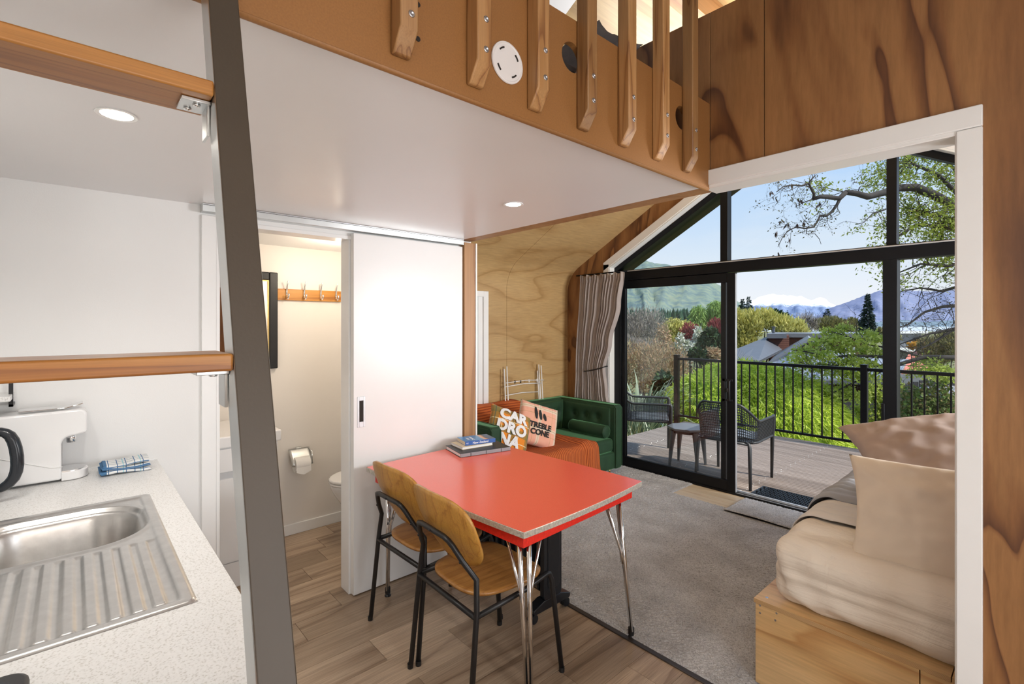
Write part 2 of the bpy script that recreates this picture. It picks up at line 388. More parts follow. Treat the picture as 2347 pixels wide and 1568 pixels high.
# ---- left wall of the living room: bent ply sheets, wall curving into the ceiling
def profile(z0, x1):
    p = [(XL, z0)]
    a = math.atan(SL); r = .34                                    # tangent arc between the wall and the slope
    ang = math.pi / 2 - a; t = r * math.tan(ang / 2); zi = zc(XL)
    if z0 < zi - t: p.append((XL, zi - t))
    c = (XL + r, zi - t)
    for i in range(1, 11):
        q = math.pi - ang * i / 10; p.append((c[0] + r * math.cos(q), c[1] + r * math.sin(q)))
    p.append((x1, zc(x1))); return p
wll = struct(box('wall_living_left', (XL - .1, YP1 - .1, 0), (XL - .013, YG + .17, 2.3), 'white_wall', bevel=0))
def bent_sheet(z0, x1, y0, y1, mb=None):
    m = mb or MB(); pr = profile(z0, x1)
    out = [(x - .006, z + .010) for x, z in pr]
    m.prism(pr + out[::-1], 1, y0, y1); return m
WY0, WY1, WZ1 = 2.30, 3.015, 1.765
m = bent_sheet(0, -3.103, WY1, SEAM); bent_sheet(WZ1, -3.103, YP1, WY1, m); m.box((XL - .006, YP1, 0), (XL, WY0, WZ1)); m.box((XL - .006, WY0, 0), (XL, WY1, .55))
m.build('ply_sheet', 'ply_pale', wll, auto=30)
bent_sheet(0, -2.553, SEAM + .003, YG).build('ply_sheet', 'ply_pale', wll, auto=30)
# side window: white frame and frosted pane, bluish sky light painted into its colour
plain('frosted', (.80, .90, .90), .25, var=.02)
win2 = struct(MB().box((XL - .02, WY0, .55), (XL - .012, WY1 - .002, WZ1)).build('window_1', 'frosted'))
fm = MB()
fm.box((XL - .012, WY1 - .004, .5), (XL + .014, WY1 + .055, WZ1 + .055)); fm.box((XL - .012, WY0 - .05, WZ1), (XL + .014, WY1 - .004, WZ1 + .055)); fm.box((XL - .012, WY1 - .06, .55), (XL - .006, WY1 - .004, WZ1))
fm.build('window_frame', 'white_trim', win2, bevel=.002)

# ---- partition between kitchen and living room: ply sheets, white-trimmed opening, timber post
OX0, OX1, OZ = -2.588, -.205, 2.05
part = MB()
part.box((OX1 + .012, YP0 + .01, 0), (XR, YP1 - .01, 2.05)); 
part.prism([(-.93, 2.062), (XR, 2.062), (XR, zc(XR)), (zc(0) and (RX + (RZ - 2.735) / SL), 2.735), (-.93, 2.735)], 1, YP0 + .01, YP1 - .01)
wp = struct(part.build('wall_partition', 'pine'))
def sheet(pts, name='ply_sheet'):
    for a, b in ((YP0, YP0 + .009), (YP1 - .009, YP1)): MB().prism(pts, 1, a, b).build(name, 'ply_orange', wp, bevel=.0008)
xr1 = RX + (RZ - 2.74) / SL
sheet([(-.934, 2.06), (-.7315, 2.06), (-.7315, 2.74), (-.934, 2.74)])
sheet([(-.7285, 2.06), (-.195, 2.06), (-.195, 0), (.47, 0), (.47, zc(.47)), (xr1, 2.74), (-.7285, 2.74)])
sheet([(.473, 0), (XR, 0), (XR, zc(XR)), (.473, zc(.473))])
sheet([(-1.93, 2.06), (-.936, 2.06), (-.936, 2.74), (-1.93, 2.74)])
sheet([(-2.55, 2.06), (-1.933, 2.06), (-1.933, 2.74), (-2.55, 2.74)])
tr = MB()
t7 = struct(box('trim_7', (-.938, 1.878, OZ), (-.1475, YP0, OZ + .06), 'white_trim', bevel=.003))
struct(box('trim_8', (OX1 + .002, 1.8785, 0), (-.1475, YP0, OZ - .001), 'white_trim', bevel=.003))
struct(box('trim_9', (-.955, 1.884, OZ - .012), (OX1 + .012, YP1 + .012, OZ + .006), 'white_trim', bevel=.002))
struct(box('trim_10', (OX1 - .001, 1.884, 0), (OX1 + .012, YP1 + .012, OZ - .012), 'white_trim', bevel=.002))
struct(box('trim_11', (-2.632, 1.896, 0), (-2.588, 1.984, 2.03), 'post_wood', bevel=.002))           # timber end of the bathroom wall
struct(box('trim_12', (-2.66, 1.9842, 0), (-2.581, 1.996, 2.03), 'white_trim', bevel=.001))
struct(box('wall_bathroom_living', (XL, 1.897, 0), (-2.634, 1.984, ZC + .05), 'white_wall', bevel=0))

# ---- loft edge: fascia board with two finger holes, balusters
fa = MB(); holed_panel(fa, YB, 1.888, 2.035, 2.374, [(1.065, 2.262, .043), (1.672, 2.258, .043)], -.953, -.935, lambda u, v, w: (w, u, v))
fo = struct(fa.build('trim_13', 'mdf')); 
MB().tube([(-.944, YB, 2.0365), (-.944, 1.886, 2.0365)], .009, 8).build('rounded_edge', 'mdf', fo, smooth=True)
bal = thing('loft_balustrade', 'row of upright pine balusters screwed to the brown loft fascia', 'balustrade', (-.935, .5, 2.06))
screw = MB().lathe([(.0, -.002), (.0075, -.002), (.0075, .0008), (.006, .0022), (.0035, .0022), (.003, .0004), (.0, .0004)], 12, cap=False)
ys = [.515 + .1965 * k for k in range(0, 7)]
bm0 = None
for k, y in enumerate(ys):
    h_ = zc(-.9) - 2.062 - .002
    b_ = MB().prism([(0, 0), (.013, 0), (.043, .046), (.043, h_ - .03), (.0, h_)], 1, -.021, .021).build('baluster', 'pine', bal, bevel=.0035)
    b_.location = (.0008, y - .5, .002)
    for z in (.075, .145):
        s_ = MB(); s_.v, s_.f, s_.m = list(screw.v), list(screw.f), list(screw.m)
        so = s_.build('screw', 'steel_screw', b_, smooth=True); so.rotation_euler = (0, math.pi / 2, 0); so.location = (.0432, .004, z)
    if k % 2 == 0:
        for z in (.06, .135):
            so = MB().lathe([(.0, .0), (.006, 0), (.006, .0012), (0, .0012)], 10, cap=False).build('screw_hole', 'dark_hole', bal); so.rotation_euler = (0, math.pi / 2, 0); so.location = (.0, y - .5 + .045, z)  # flat dark disc painted for an empty hole in the fascia
# round white plate on the fascia
pl = thing('detector_plate', 'round white plastic mounting plate on the loft fascia', 'mounting plate', (-.935, .817, 2.158))
plain('white_plastic', (.80, .77, .76), .35, var=.01)
q = MB().lathe([(0, 0), (.050, 0), (.052, .002), (.051, .005), (.047, .006), (.045, .0045), (0, .0045)], 40, cap=False).build('plate', 'white_plastic', pl, auto=30); q.rotation_euler = (0, math.pi / 2, 0)
for a in (35, 125, 215, 305):
    w_ = MB()
    for i in range(6):
        t0 = math.radians(a - 12 + 4 * i)
    w_.tube([(.0052, .036 * math.cos(math.radians(a - 13 + 5.2 * i)), .036 * math.sin(math.radians(a - 13 + 5.2 * i))) for i in range(6)], .0022, 6)
    w_.build('slot', 'dark_hole', pl)
# loft bedding
lm = thing('loft_mattress', 'grey bedding on the loft, seen through the fascia finger holes', 'mattress', (-1.9, .9, ZC + .061))
MB().box((-.95, -.65, 0), (.88, .9, .22)).build('bedding', 'grey_fabric', lm, bevel=.04, seg=4)
# ================================================================== glazed gable
GX0, GX1, GZ0 = -3.20, .46, 2.10
YF = 4.32                                  # inner face of the aluminium joinery
def zo(x): return GZ0 + SL * (RX - GX0) - SL * abs(x - RX)      # top line of the glazed opening
gw = MB()
gw.box((XL, YG, 0), (GX0, YG + .17, 2.0)); gw.box((GX1, YG, 0), (XR, YG + .17, 2.0))
gw.prism([(XL, 2.0), (GX0, 2.0), (GX0, GZ0), (RX, zo(RX)), (RX, RZ + .05), (XL, zc(XL) + .05)], 1, YG, YG + .17)
gw.prism([(XR, 2.0), (GX1, 2.0), (GX1, GZ0), (RX, zo(RX)), (RX, RZ + .05), (XR, zc(XR) + .05)], 1, YG, YG + .17)
wg = struct(gw.build('wall_gable', 'ply_orange'))
def slat(x0, x1, o0, o1, y0, y1, mb):
    """board along the slope between x0 and x1, from o0 to o1 above the opening line"""
    return mb.prism([(x0, zo(x0) + o0), (x1, zo(x1) + o0), (x1, zo(x1) + o1), (x0, zo(x0) + o1)], 1, y0, y1)
plain('reveal_white', (.80, .80, .76), .35, var=.01)
struct(box('trim_14', (GX0 - .075, YG - .016, 0), (GX0 - .004, YG, GZ0 + .03), 'white_trim', bevel=.002))
struct(slat(GX0 - .075, RX, .006, .092, YG - .016, YG, MB()).build('trim_15', 'white_trim', bevel=.002))
struct(slat(RX, GX1 + .075, .006, .092, YG - .016, YG, MB()).build('trim_16', 'white_trim', bevel=.002))
struct(box('trim_17', (GX0 - .006, YG - .01, 0), (GX0 + .006, YF, GZ0 + .003), 'reveal_white', bevel=.001))
struct(slat(GX0, RX, -.008, .008, YG - .01, YF, MB()).build('trim_18', 'reveal_white', bevel=.001))
struct(slat(RX, GX1, -.008, .008, YG - .01, YF, MB()).build('trim_19', 'reveal_white', bevel=.001))

glass_mat('pane')
win = struct(MB().box((GX0 + .006, YF, 1.955), (GX1, YF + .10, 2.06)).build('window_2', 'black_alu', bevel=.003))      # transom of the gable window
slat(GX0 + .006, RX + .01, -.062, -.009, YF, YF + .09, MB()).build('raking_frame', 'black_alu', win, bevel=.002)
slat(RX, GX1, -.062, -.009, YF, YF + .09, MB()).build('raking_frame', 'black_alu', win, bevel=.002)
box('transom_bead', (GX0 + .006, YF - .012, 2.044), (GX1, YF, 2.053), 'grey_alu', win, bevel=.001)
box('upper_mullion', (-2.046, YF + .01, 2.06), (-1.981, YF + .09, zo(-2.0) - .01), 'black_alu', win)
box('upper_mullion', (-.838, YF + .01, 2.06), (-.779, YF + .09, zo(-.8) - .01), 'black_alu', win)
box('door_post', (-.858, YF, 0), (-.775, YF + .10, 1.955), 'black_alu', win)
box('door_catch', (-.866, YF - .006, .62), (-.846, YF + .02, .93), 'black_alu', win)
box('left_jamb', (GX0 + .006, YF, 0), (-3.108, YF + .10, 1.955), 'black_alu', win)
box('sill_frame', (-.775, YF, 0), (GX1, YF + .10, .06), 'black_alu', win)
def pane(name, pts, y, parent):
    m = MB().add([(x, y, z) for x, z in pts], [tuple(range(len(pts)))]); return m.build(name, 'pane', parent)
yg = YF + .055
pane('glass_pane', [(GX0 + .05, 2.06), (-2.046, 2.06), (-2.046, zo(-2.046) - .05), (GX0 + .05, zo(GX0 + .05) - .05)], yg, win)
pane('glass_pane', [(-1.981, 2.06), (-.838, 2.06), (-.838, zo(-.838) - .05), (RX, zo(RX) - .05), (-1.981, zo(-1.981) - .05)], yg, win)
pane('glass_pane', [(-.779, 2.06), (GX1 - .05, 2.06), (GX1 - .05, zo(GX1 - .05) - .05), (-.779, zo(-.779) - .05)], yg, win)
pane('glass_pane', [(-.775, .06), (GX1 - .05, .06), (GX1 - .05, 1.955), (-.775, 1.955)], yg, win)
# fixed leaf behind, sliding leaf in front (slid open to the left)
fx = struct(box('door_1', (-2.06, YF + .052, .03), (-2.015, YF + .092, 1.955), 'black_alu'))      # meeting stile of the fixed leaf
box('rail', (-3.108, YF + .055, .0), (-2.06, YF + .09, .085), 'black_alu', fx); box('rail', (-3.108, YF + .055, 1.90), (-2.06, YF + .09, 1.955), 'black_alu', fx)
pane('glass_pane', [(-3.108, .085), (-2.06, .085), (-2.06, 1.90), (-3.108, 1.90)], YF + .072, fx)
sl = struct(box('door_2', (-1.982, YF + .004, .012), (-1.911, YF + .046, 1.95), 'black_alu'))       # leading stile of the sliding leaf
box('rail', (-3.10, YF + .006, .012), (-1.982, YF + .044, .108), 'black_alu', sl); box('rail', (-3.10, YF + .006, 1.868), (-1.982, YF + .044, 1.95), 'black_alu', sl)
box('stile', (-3.10, YF + .004, .108), (-3.062, YF + .046, 1.868), 'black_alu', sl)
pane('glass_pane', [(-3.062, .108), (-1.982, .108), (-1.982, 1.868), (-3.062, 1.868)], YF + .028, sl)
box('edge_strip', (-1.913, YF + .01, .02), (-1.9085, YF + .04, 1.94), 'grey_alu', sl, bevel=.001)
hd = MB(); hd.box((-2.02, YF - .008, .99), (-1.93, YF + .004, 1.01)); hd.box((-2.02, YF - .008, .815), (-1.93, YF + .004, .835)); hd.box((-2.03, YF - .008, .815), (-1.995, YF + .004, 1.01))
hd.tube([(-1.948, YF, 1.004), (-1.944, YF - .035, .995), (-1.944, YF - .038, .91), (-1.944, YF - .035, .83), (-1.948, YF, .82)], .009, 8)
hd.build('pull_handle', 'black_paint', sl, bevel=.001)
box('lock_lever', (-1.985, YF - .016, .895), (-1.965, YF - .004, .93), 'black_paint', sl)
# threshold tracks
th = struct(box('trim_20', (-3.2, YF - .005, -.05), (GX1, YF + .005, .018), 'black_alu', bevel=.002))
box('track', (-3.2, YF + .005, -.05), (GX1, YF + .12, .004), 'black_alu', th)
box('track_rib', (-1.95, YF + .022, .004), (-.858, YF + .028, .016), 'grey_alu', th); box('track_rib', (-1.95, YF + .07, .004), (-.858, YF + .076, .016), 'grey_alu', th)
box('track_lip', (-1.95, YF + .105, .0), (-.858, YF + .125, .012), 'grey_alu', th)
# roof overhang outside
struct(slat(GX0 - .7, RX, .10, .16, YG + .17, YG + .62, MB()).build('trim_21', 'black_alu')); struct(slat(RX, GX1 + .7, .10, .16, YG + .17, YG + .62, MB()).build('trim_22', 'black_alu'))

# ================================================================== deck
wood('deck_wood', (.42, .345, .295), (.37, .30, .25), (.29, .23, .19), grain=(.25, 6, 1), scale=3, rings=3, rough=.6, rnd=True, fine=.22, bm=.12)
ZD = -.05
deck = struct(box('floor_deck', (-4.0, YF + .13, ZD - .3), (2.2, 7.36, ZD - .03), 'mdf_edge', bevel=0))
bw = .14; k = 0; y = YF + .135
prof = lambda w: [(-w / 2, -.028), (w / 2, -.028), (w / 2, -.004), (w / 2 - .004, 0), (.026, 0), (.024, -.004), (.018, -.004), (.016, 0), (-.016, 0), (-.018, -.004), (-.024, -.004), (-.026, 0), (-w / 2 + .004, 0), (-w / 2, -.004)]
dm = MB().prism(prof(bw - .006), 0, -3.1, 3.1)
first = None
while y + bw < 7.37:
    if first is None: first = dm.build('deck_board', 'deck_wood', deck); o = first
    else: o = first.copy(); COL.objects.link(o); o.parent = deck
    o.location = (-.9 + .004 * math.sin(k * 7), y + bw / 2, ZD); y += bw; k += 1
ds = MB()
for j in range(k):
    for xx in (-3.55, -2.75, -1.98, -1.2, -.4):
        for s in (-.035, .035): ds.lathe([(0, 0), (.005, 0), (.004, .0012), (0, .0014)], 6, M=T(xx + .05 * (j % 2) * 0 + s * .35, YF + .135 + bw * (j + .5) + s, ZD + .0002), cap=False)
plain('screw_bright', (.85, .85, .82), .3, .5)
tag(ds.build('deck_screws', 'screw_bright', deck), kind='stuff')

# ---- railing
YR = 7.28
rail = thing('deck_railing', 'black metal deck railing with slim upright bars beyond the glass', 'railing', (-1.6, YR, ZD))
ZR = .955
def lx(px): return atY(px, 850, YR).x
pm_ = MB().box((lx(1550) - .01 + 1.6, -.022, ZR - ZD - .04), (2.1 + 1.6, .022, ZR - ZD)).build('top_rail', 'black_alu', rail, bevel=.003)
MB().box((lx(1550) + 1.6, -.018, .06), (2.1 + 1.6, .018, .09)).build('bottom_rail', 'black_alu', rail, bevel=.003)
posts = [lx(1551), lx(1981)]
posts.append(posts[1] + (posts[1] - posts[0]))
for x in posts:
    MB().box((x - .035 + 1.6, -.035, -.25), (x + .035 + 1.6, .035, ZR - ZD + .03)).build('post', 'black_alu', rail, bevel=.003)
    MB().box((x - .038 + 1.6, -.038, ZR - ZD + .03), (x + .038 + 1.6, .038, ZR - ZD + .042)).build('post_cap', 'black_alu', rail, bevel=.003)
nb = 22
b0 = None
for s in range(2):
    xa, xb = posts[s], posts[s + 1]
    for i in range(1, nb):
        x = xa + (xb - xa) * i / nb
        if b0 is None: b0 = MB().box((-.008, -.008, .085), (.008, .008, ZR - ZD - .035)).build('bar', 'black_alu', rail); o = b0
        else: o = b0.copy(); COL.objects.link(o); o.parent = rail
        o.location = (x + 1.6, 0, 0)
print('bars', [round(lx(p), 3) for p in (1551, 1562.6, 1577, 1592, 1638.7, 1689, 1706, 1952, 1981, 2015, 2068, 2182)])
# ================================================================== sliding bathroom door, track, downlights
plain('door_white', (.82, .82, .81), .3, var=.012, scale=4)
sd = thing('sliding_door', 'plain white sliding bathroom door with a flush steel pull', 'door', (-2.608, 1.514, .008))
pd = MB(); pd.box((-.020, -.367, 0), (.020, .367, 1.99)); pd.build('door_panel', 'door_white', sd, bevel=.002)
hp = MB(); y0, y1, z0, z1 = 1.168 - 1.514, 1.214 - 1.514, .919, 1.088
hp.box((.0195, y0, z0), (.0225, y0 + .011, z1)); hp.box((.0195, y1 - .011, z0), (.0225, y1, z1)); hp.box((.0195, y0 + .011, z0), (.0225, y1 - .011, z0 + .03)); hp.box((.0195, y0 + .011, z1 - .022), (.0225, y1 - .011, z1))
ho = hp.build('flush_pull', 'grey_alu', sd, bevel=.0006)
MB().box((.0197, y0 + .011, z0 + .03), (.0206, y1 - .011, z1 - .022)).build('pull_recess', 'dark_hole', ho)
tk = struct(box('trim_23', (-2.63, .434, 2.008), (-2.574, 1.883, 2.0445), 'alu', bevel=.0015))
box('track_groove', (-2.5745, .436, 2.0365), (-2.573, 1.881, 2.0385), 'dark_hole', tk, bevel=0)
emit('lamp_glow', (1, .93, .80), 26)
for i, (x, y, lab) in enumerate(((-1.64, .085, 'recessed ceiling downlight above the kitchen sink'), (-1.667, 1.497, 'recessed ceiling downlight above the red table'))):
    t = thing('downlight', lab, 'downlight', (x, y, ZC), group='loft ceiling downlights')
    MB().lathe([(.034, 0), (.044, 0), (.046, -.0025), (.043, -.004), (.036, -.003)], 40, cap=False).build('trim_ring', 'white_trim', t, auto=30)
    MB().lathe([(0, -.0006), (.035, -.0006), (.035, -.0022), (0, -.0026)], 40, cap=False).build('lens', 'lamp_glow', t, smooth=True)
    lamp('down_spot', 'SPOT', (x, y, ZC - .02), (0, 0, 0), (13, 6)[i], (1, .96, .90), spot_size=math.radians(150), spot_blend=.8, shadow_soft_size=.045)
for (x, y) in ((-1.64, -.22),):
    lamp('down_spot', 'SPOT', (x, y, ZC - .02), (0, 0, 0), 14, (1, .96, .90), spot_size=math.radians(150), spot_blend=.8, shadow_soft_size=.045)  # unseen third spot without a fitting, added to brighten the kitchen
lamp('bathroom_fill', 'POINT', (-3.1, 1.35, 1.9), (0, 0, 0), 9, (1, .84, .66), shadow_soft_size=.08)  # added point light with no fitting, lifts the bathroom brightness

emit('globe_glow', (1, .93, .84), 40)
fgl = thing('fill_globe', 'added glowing fill globe on the back kitchen wall behind the viewer', 'fill light', (.55, YB, 1.72))  # unseen globe added as fill for the bed front and partition
MB().lathe([(0, 0), (.05, 0), (.05, .012), (.015, .02), (.012, .07), (0, .07)], 24, cap=False, M=Matrix.Rotation(-math.pi / 2, 4, 'X')).build('back_plate', 'white_trim', fgl, auto=40)
MB().lathe([(.09 * math.sin(math.pi * i / 14), -.09 * math.cos(math.pi * i / 14)) for i in range(15)], 24, cap=False, M=T(0, .15, 0)).build('globe', 'globe_glow', fgl, smooth=True)
# ================================================================== bathroom
rk = thing('coat_hook_rail', 'orange pine rail of four steel coat hooks on the bathroom wall', 'hook rail', (-3.66, 1.29, 1.665))
wood('rail_wood', (.70, .32, .06), (.64, .27, .045), (.44, .16, .03), grain=(6, .4, 6), scale=3, rings=4, rough=.4)
MB().box((0, -.235, 0), (.018, .225, .08)).build('backboard', 'rail_wood', rk, bevel=.002)
for px in (657, 697, 735, 770):
    yy = atX(px, 670, -3.64).y - 1.29
    MB().tube([(.018, yy, .045), (.03, yy, .022), (.05, yy, .012), (.066, yy, .026), (.066, yy, .045)], [.007, .006, .005, .005, .007], 8).tube([(.019, yy, .02), (.022, yy, .06), (.034, yy, .105), (.056, yy, .135)], [.008, .007, .005, .0045], 8).build('coat_hook', 'chrome', rk, smooth=True)
mr = thing('framed_mirror', 'black framed mirror on the bathroom wall beside the hook rail', 'mirror', (-3.66, .80, 1.19))
m_ = MB(); hw, hh, b_ = .262, .665, .055
def ring(m, x0, x1, a0, a1, c0, c1, w):
    m.box((x0, a0, c0), (x1, a0 + w, c1)); m.box((x0, a1 - w, c0), (x1, a1, c1)); m.box((x0, a0 + w, c0), (x1, a1 - w, c0 + w)); m.box((x0, a0 + w, c1 - w), (x1, a1 - w, c1)); return m
ring(m_, 0, .03, -hw, hw, 0, hh, b_).build('frame', 'black_paint', mr, bevel=.006)
ring(MB(), .004, .02, -hw + b_, hw - b_, b_, hh - b_, .008).build('inner_slip', 'brass', mr)
plain('mirror_glass', (.9, .9, .9), .02, 1, var=0)
MB().box((.004, -hw + b_ + .008, b_ + .008), (.010, hw - b_ - .008, hh - b_ - .008)).build('mirror_glass', 'mirror_glass', mr)
va = thing('vanity_unit', 'white bathroom vanity cabinet with a white basin top', 'vanity', (-3.66, .69, 0))
MB().box((0, -.265, .0), (.515, .225, .80)).build('cabinet', 'white_gloss', va, bevel=.002)
MB().box((0, -.268, .80), (.535, .245, .865)).build('basin_top', 'ceramic', va, bevel=.008, seg=3)
MB().box((.515, -.263, .665), (.53, .223, .795)).build('drawer_front', 'white_gloss', va, bevel=.002)
MB().box((.514, -.264, .625), (.517, .224, .665)).build('finger_groove', 'grey_alu', va)
MB().box((.515, -.263, .15), (.53, .223, .625)).build('door', 'white_gloss', va, bevel=.002)
MB().box((.515, -.263, .0), (.525, .223, .144)).build('kickboard', 'white_gloss', va, bevel=.002)
rh = thing('toilet_roll_holder', 'brushed steel toilet roll holder with flap on the bathroom wall', 'roll holder', (-3.66, 1.205, .605))
MB().box((0, -.02, -.012), (.03, .02, .012)).build('wall_bracket', 'alu', rh, bevel=.003)
fl = MB().grid(lambda u, v: Vector((.02 + .085 * math.sin(v * 1.25), -.072 + .144 * u, .004 - .105 * v ** 1.2)), 8, 9); fl.build('flap', 'alu', rh, smooth=True, solid=.003)
MB().tube([(.02, .066, 0), (.075, .074, -.02), (.075, .074, -.095), (.075, -.06, -.095)], .005, 8).build('arm', 'chrome', rh, smooth=True)
tr_ = thing('toilet_roll', 'white paper roll hanging on the toilet roll holder', 'toilet roll', (-3.585, 1.205, .510))
plain('paper', (.86, .85, .83), .9, var=.02)
q = MB().lathe([(.02, -.05), (.05, -.05), (.05, .05), (.02, .05), (.02, -.05)], 28, cap=False).build('paper', 'paper', tr_, auto=40); q.rotation_euler = (math.pi / 2, 0, 0)
MB().grid(lambda u, v: Vector((.047 + .004 * v, -.05 + .1 * u, -.045 * v - (.02 * (1 - abs(2 * u - 1))) * v)), 7, 4).build('loose_sheet', 'paper', tr_, solid=.001)
to = thing('toilet', 'white ceramic toilet partly hidden behind the sliding door jamb', 'toilet', (-3.30, 1.60, 0))
def bowl(u, v):
    a = 2 * math.pi * u; ty = .5 + .5 * math.cos(a)
    w = .185; l = .30
    k = [.42, .50, .62, .80, .94, 1.0, 1.0][int(v * 6 + .001)]; z = [0, .06, .14, .24, .33, .385, .40][int(v * 6 + .001)]
    return Vector((w * k * math.sin(a), -l * k * math.cos(a) * (1 if math.cos(a) > 0 else .8) + (1 - k) * .12, z))
MB().grid(bowl, 28, 7, True).build('bowl', 'ceramic', to, smooth=True, sub=1)
def lid(k, z): return [(.187 * k * math.sin(2 * math.pi * i / 28), (-.303 if math.cos(2 * math.pi * i / 28) > 0 else -.245) * k * math.cos(2 * math.pi * i / 28)) for i in range(28)]
MB().prism(lid(1, 0), 2, .402, .416).build('seat', 'ceramic', to, bevel=.004)
MB().prism(lid(1.01, 0), 2, .418, .442).build('lid', 'ceramic', to, bevel=.010, seg=3)
MB().box((-.19, .20, .35), (.19, .275, .80)).build('cistern', 'ceramic', to, bevel=.02, seg=3)

# ================================================================== kitchen counter
m, t, b = new_mat('speckled_top'); MATS['speckled_top'] = m
v = coords(t); n = N(t, 'ShaderNodeTexNoise', Scale=230, Detail=2); L(t, v, n.inputs[0])
r = rampn(t, n.outputs[0], [(.33, (.60, .59, .56)), (.44, (.78, .78, .77)), (.6, (.82, .82, .81))]); L(t, r.outputs[0], b.inputs['Base Color']); b.inputs['Roughness'].default_value = .3
CT = .91
SX0, SX1, SY0, SY1 = -2.105, -1.222, -.255, .198
ct = MB(); e_ = .012; Y1 = .273; X0, X1 = -2.629, -.66
for lo, hi in (((X0, YB, CT - .033), (SX0 + e_, Y1, CT)), ((SX1 - e_, YB, CT - .033), (X1, Y1, CT)), ((SX0 + e_, YB, CT - .033), (SX1 - e_, SY0 + e_, CT)), ((SX0 + e_, SY1 - e_, CT - .033), (SX1 - e_, Y1, CT))): ct.box(lo, hi)
co = ct.build('worktop', 'speckled_top'); tag(co, 'white speckled kitchen worktop around the steel sink', 'worktop')
cb = thing('kitchen_cabinet', 'white kitchen base cabinet under the speckled worktop', 'cabinet', (-1.65, 0, 0))
for i in range(3):
    MB().box((-.97 + .64 * i, .235, .10), (-.335 + .64 * i, .253, CT - .036)).build('door', 'white_gloss', cb, bevel=.002)
for lo, hi in (((-.975, YB + .002, .10), (.96, YB + .02, CT - .036)), ((-.975, YB + .02, .10), (-.96, .234, CT - .036)), ((.945, YB + .02, .10), (.96, .234, CT - .036)), ((-.96, YB + .02, .10), (.945, .234, .118))):
    MB().box(lo, hi).build('carcass_panel', 'white_gloss', cb)
MB().box((-.97, YB + .05, 0), (.95, .20, .10)).build('kickboard', 'white_gloss', cb)
us = box('wall_strip', (-2.63, YB, CT), (-2.622, .262, CT + .006), 'white_trim', bevel=0); tag(us, 'thin white sealing strip along the back of the worktop', 'strip')
# sink: one pressed sheet, bowl and ribbed drainer
plain('steel', (.60, .59, .575), .30, 1, var=.06, scale=40, bmp=.05, bscale=90)
def ss(a, b, x): t = min(1, max(0, (x - a) / (b - a))); return t * t * (3 - 2 * t)
def rr_d(x, y, x0, x1, y0, y1, r):
    qx, qy = abs(x - (x0 + x1) / 2) - (x1 - x0) / 2 + r, abs(y - (y0 + y1) / 2) - (y1 - y0) / 2 + r
    return math.hypot(max(qx, 0), max(qy, 0)) + min(max(qx, qy), 0) - r
def sink_h(x, y):
    d = rr_d(x, y, SX0, SX1, SY0, SY1, .018)
    z = .0045 * ss(0, -.006, d) - .0055 * ss(-.022, -.034, d)
    bd = rr_d(x, y, -2.045, -1.70, -.235, .158, .13)
    dip = ss(.010, -.004, bd) * .012 + ss(-.004, -.045, bd) * .135
    z += .003 * ss(.03, .012, bd) * ss(.0, .012, bd)
    z -= dip
    if x > -1.70:
        rx = ss(-1.665, -1.652, x) * ss(-1.252, -1.262, x)
        yy = (y - .137) / .0365; k = round(yy); fr = abs(yy - k)
        if -10 <= k <= 0: z += .0060 * ss(.36, .24, fr) * rx
        z -= .004 * rx * ss(-.008, -.03, rr_d(x, y, -1.69, -1.24, SY0, .185, .03))
    return CT + .0005 + z
nx, ny = 250, 130
mb = MB(); mb.grid(lambda u, v: Vector((SX0 + (SX1 - SX0) * u, SY0 + (SY1 - SY0) * v, sink_h(SX0 + (SX1 - SX0) * u, SY0 + (SY1 - SY0) * v))), nx, ny)
snk = thing('kitchen_sink', 'stainless steel sink with bowl and ribbed drainer in the worktop', 'sink', (0, 0, 0))
mb.build('sink_sheet', 'steel', snk, smooth=True)
MB().lathe([(0, 0), (.02, .0), (.04, .002), (.045, .006)], 20, M=T(-1.88, -.06, CT - .147)).build('drain', 'chrome', snk, smooth=True)
# coffee machine
cm = thing('coffee_machine', 'slim white capsule coffee machine with a steel lever lid', 'coffee machine', (-2.545, -.12, CT))
prof_ = [(-.16, .008), (.088, .008), (.088, .035)] + arc((.115, .14), .027, math.pi, math.pi / 2, 5) + [(.128, .168), (.160, .176), (.160, .225)] + arc((.138, .243), .022, 0, math.pi / 2, 5) + arc((-.138, .238), .022, math.pi / 2, math.pi, 4)
MB().prism(prof_, 0, -.058, .062).build('body', 'white_gloss', cm, bevel=.008, seg=3)
tray = [(-.056, .087), (.060, .087)] + [(.002 + .058 * math.cos(a), .115 + .050 * math.sin(a)) for a in [math.pi * i / 12 for i in range(13)]]
MB().prism(tray, 2, .002, .034).build('drip_tray', 'white_gloss', cm, bevel=.003)
MB().prism([(x * .86, .096 + (y - .096) * .88) for x, y in tray], 2, .034, .037).build('tray_grid', 'chrome', cm)
plain('machine_dark', (.30, .30, .31), .18, .6)
MB().box((-.05, .0875, .037), (.054, .0895, .165)).build('spout_panel', 'machine_dark', cm)
MB().cyl((.0, .115, .135), (.0, .115, .17), .014, 16).build('spout', 'chrome', cm, smooth=True)
MB().prism([(-.03, .268), (.10, .268), (.150, .282), (.147, .286), (.098, .2735), (-.03, .2735)], 0, -.035, .040).build('lever', 'chrome', cm, bevel=.002)
MB().tube([(.0628, -.155, .15), (.0628, .02, .075), (.0628, .06, .058), (.0628, .09, .0565)], .0016, 6).build('side_groove', 'white_trim', cm, smooth=True)
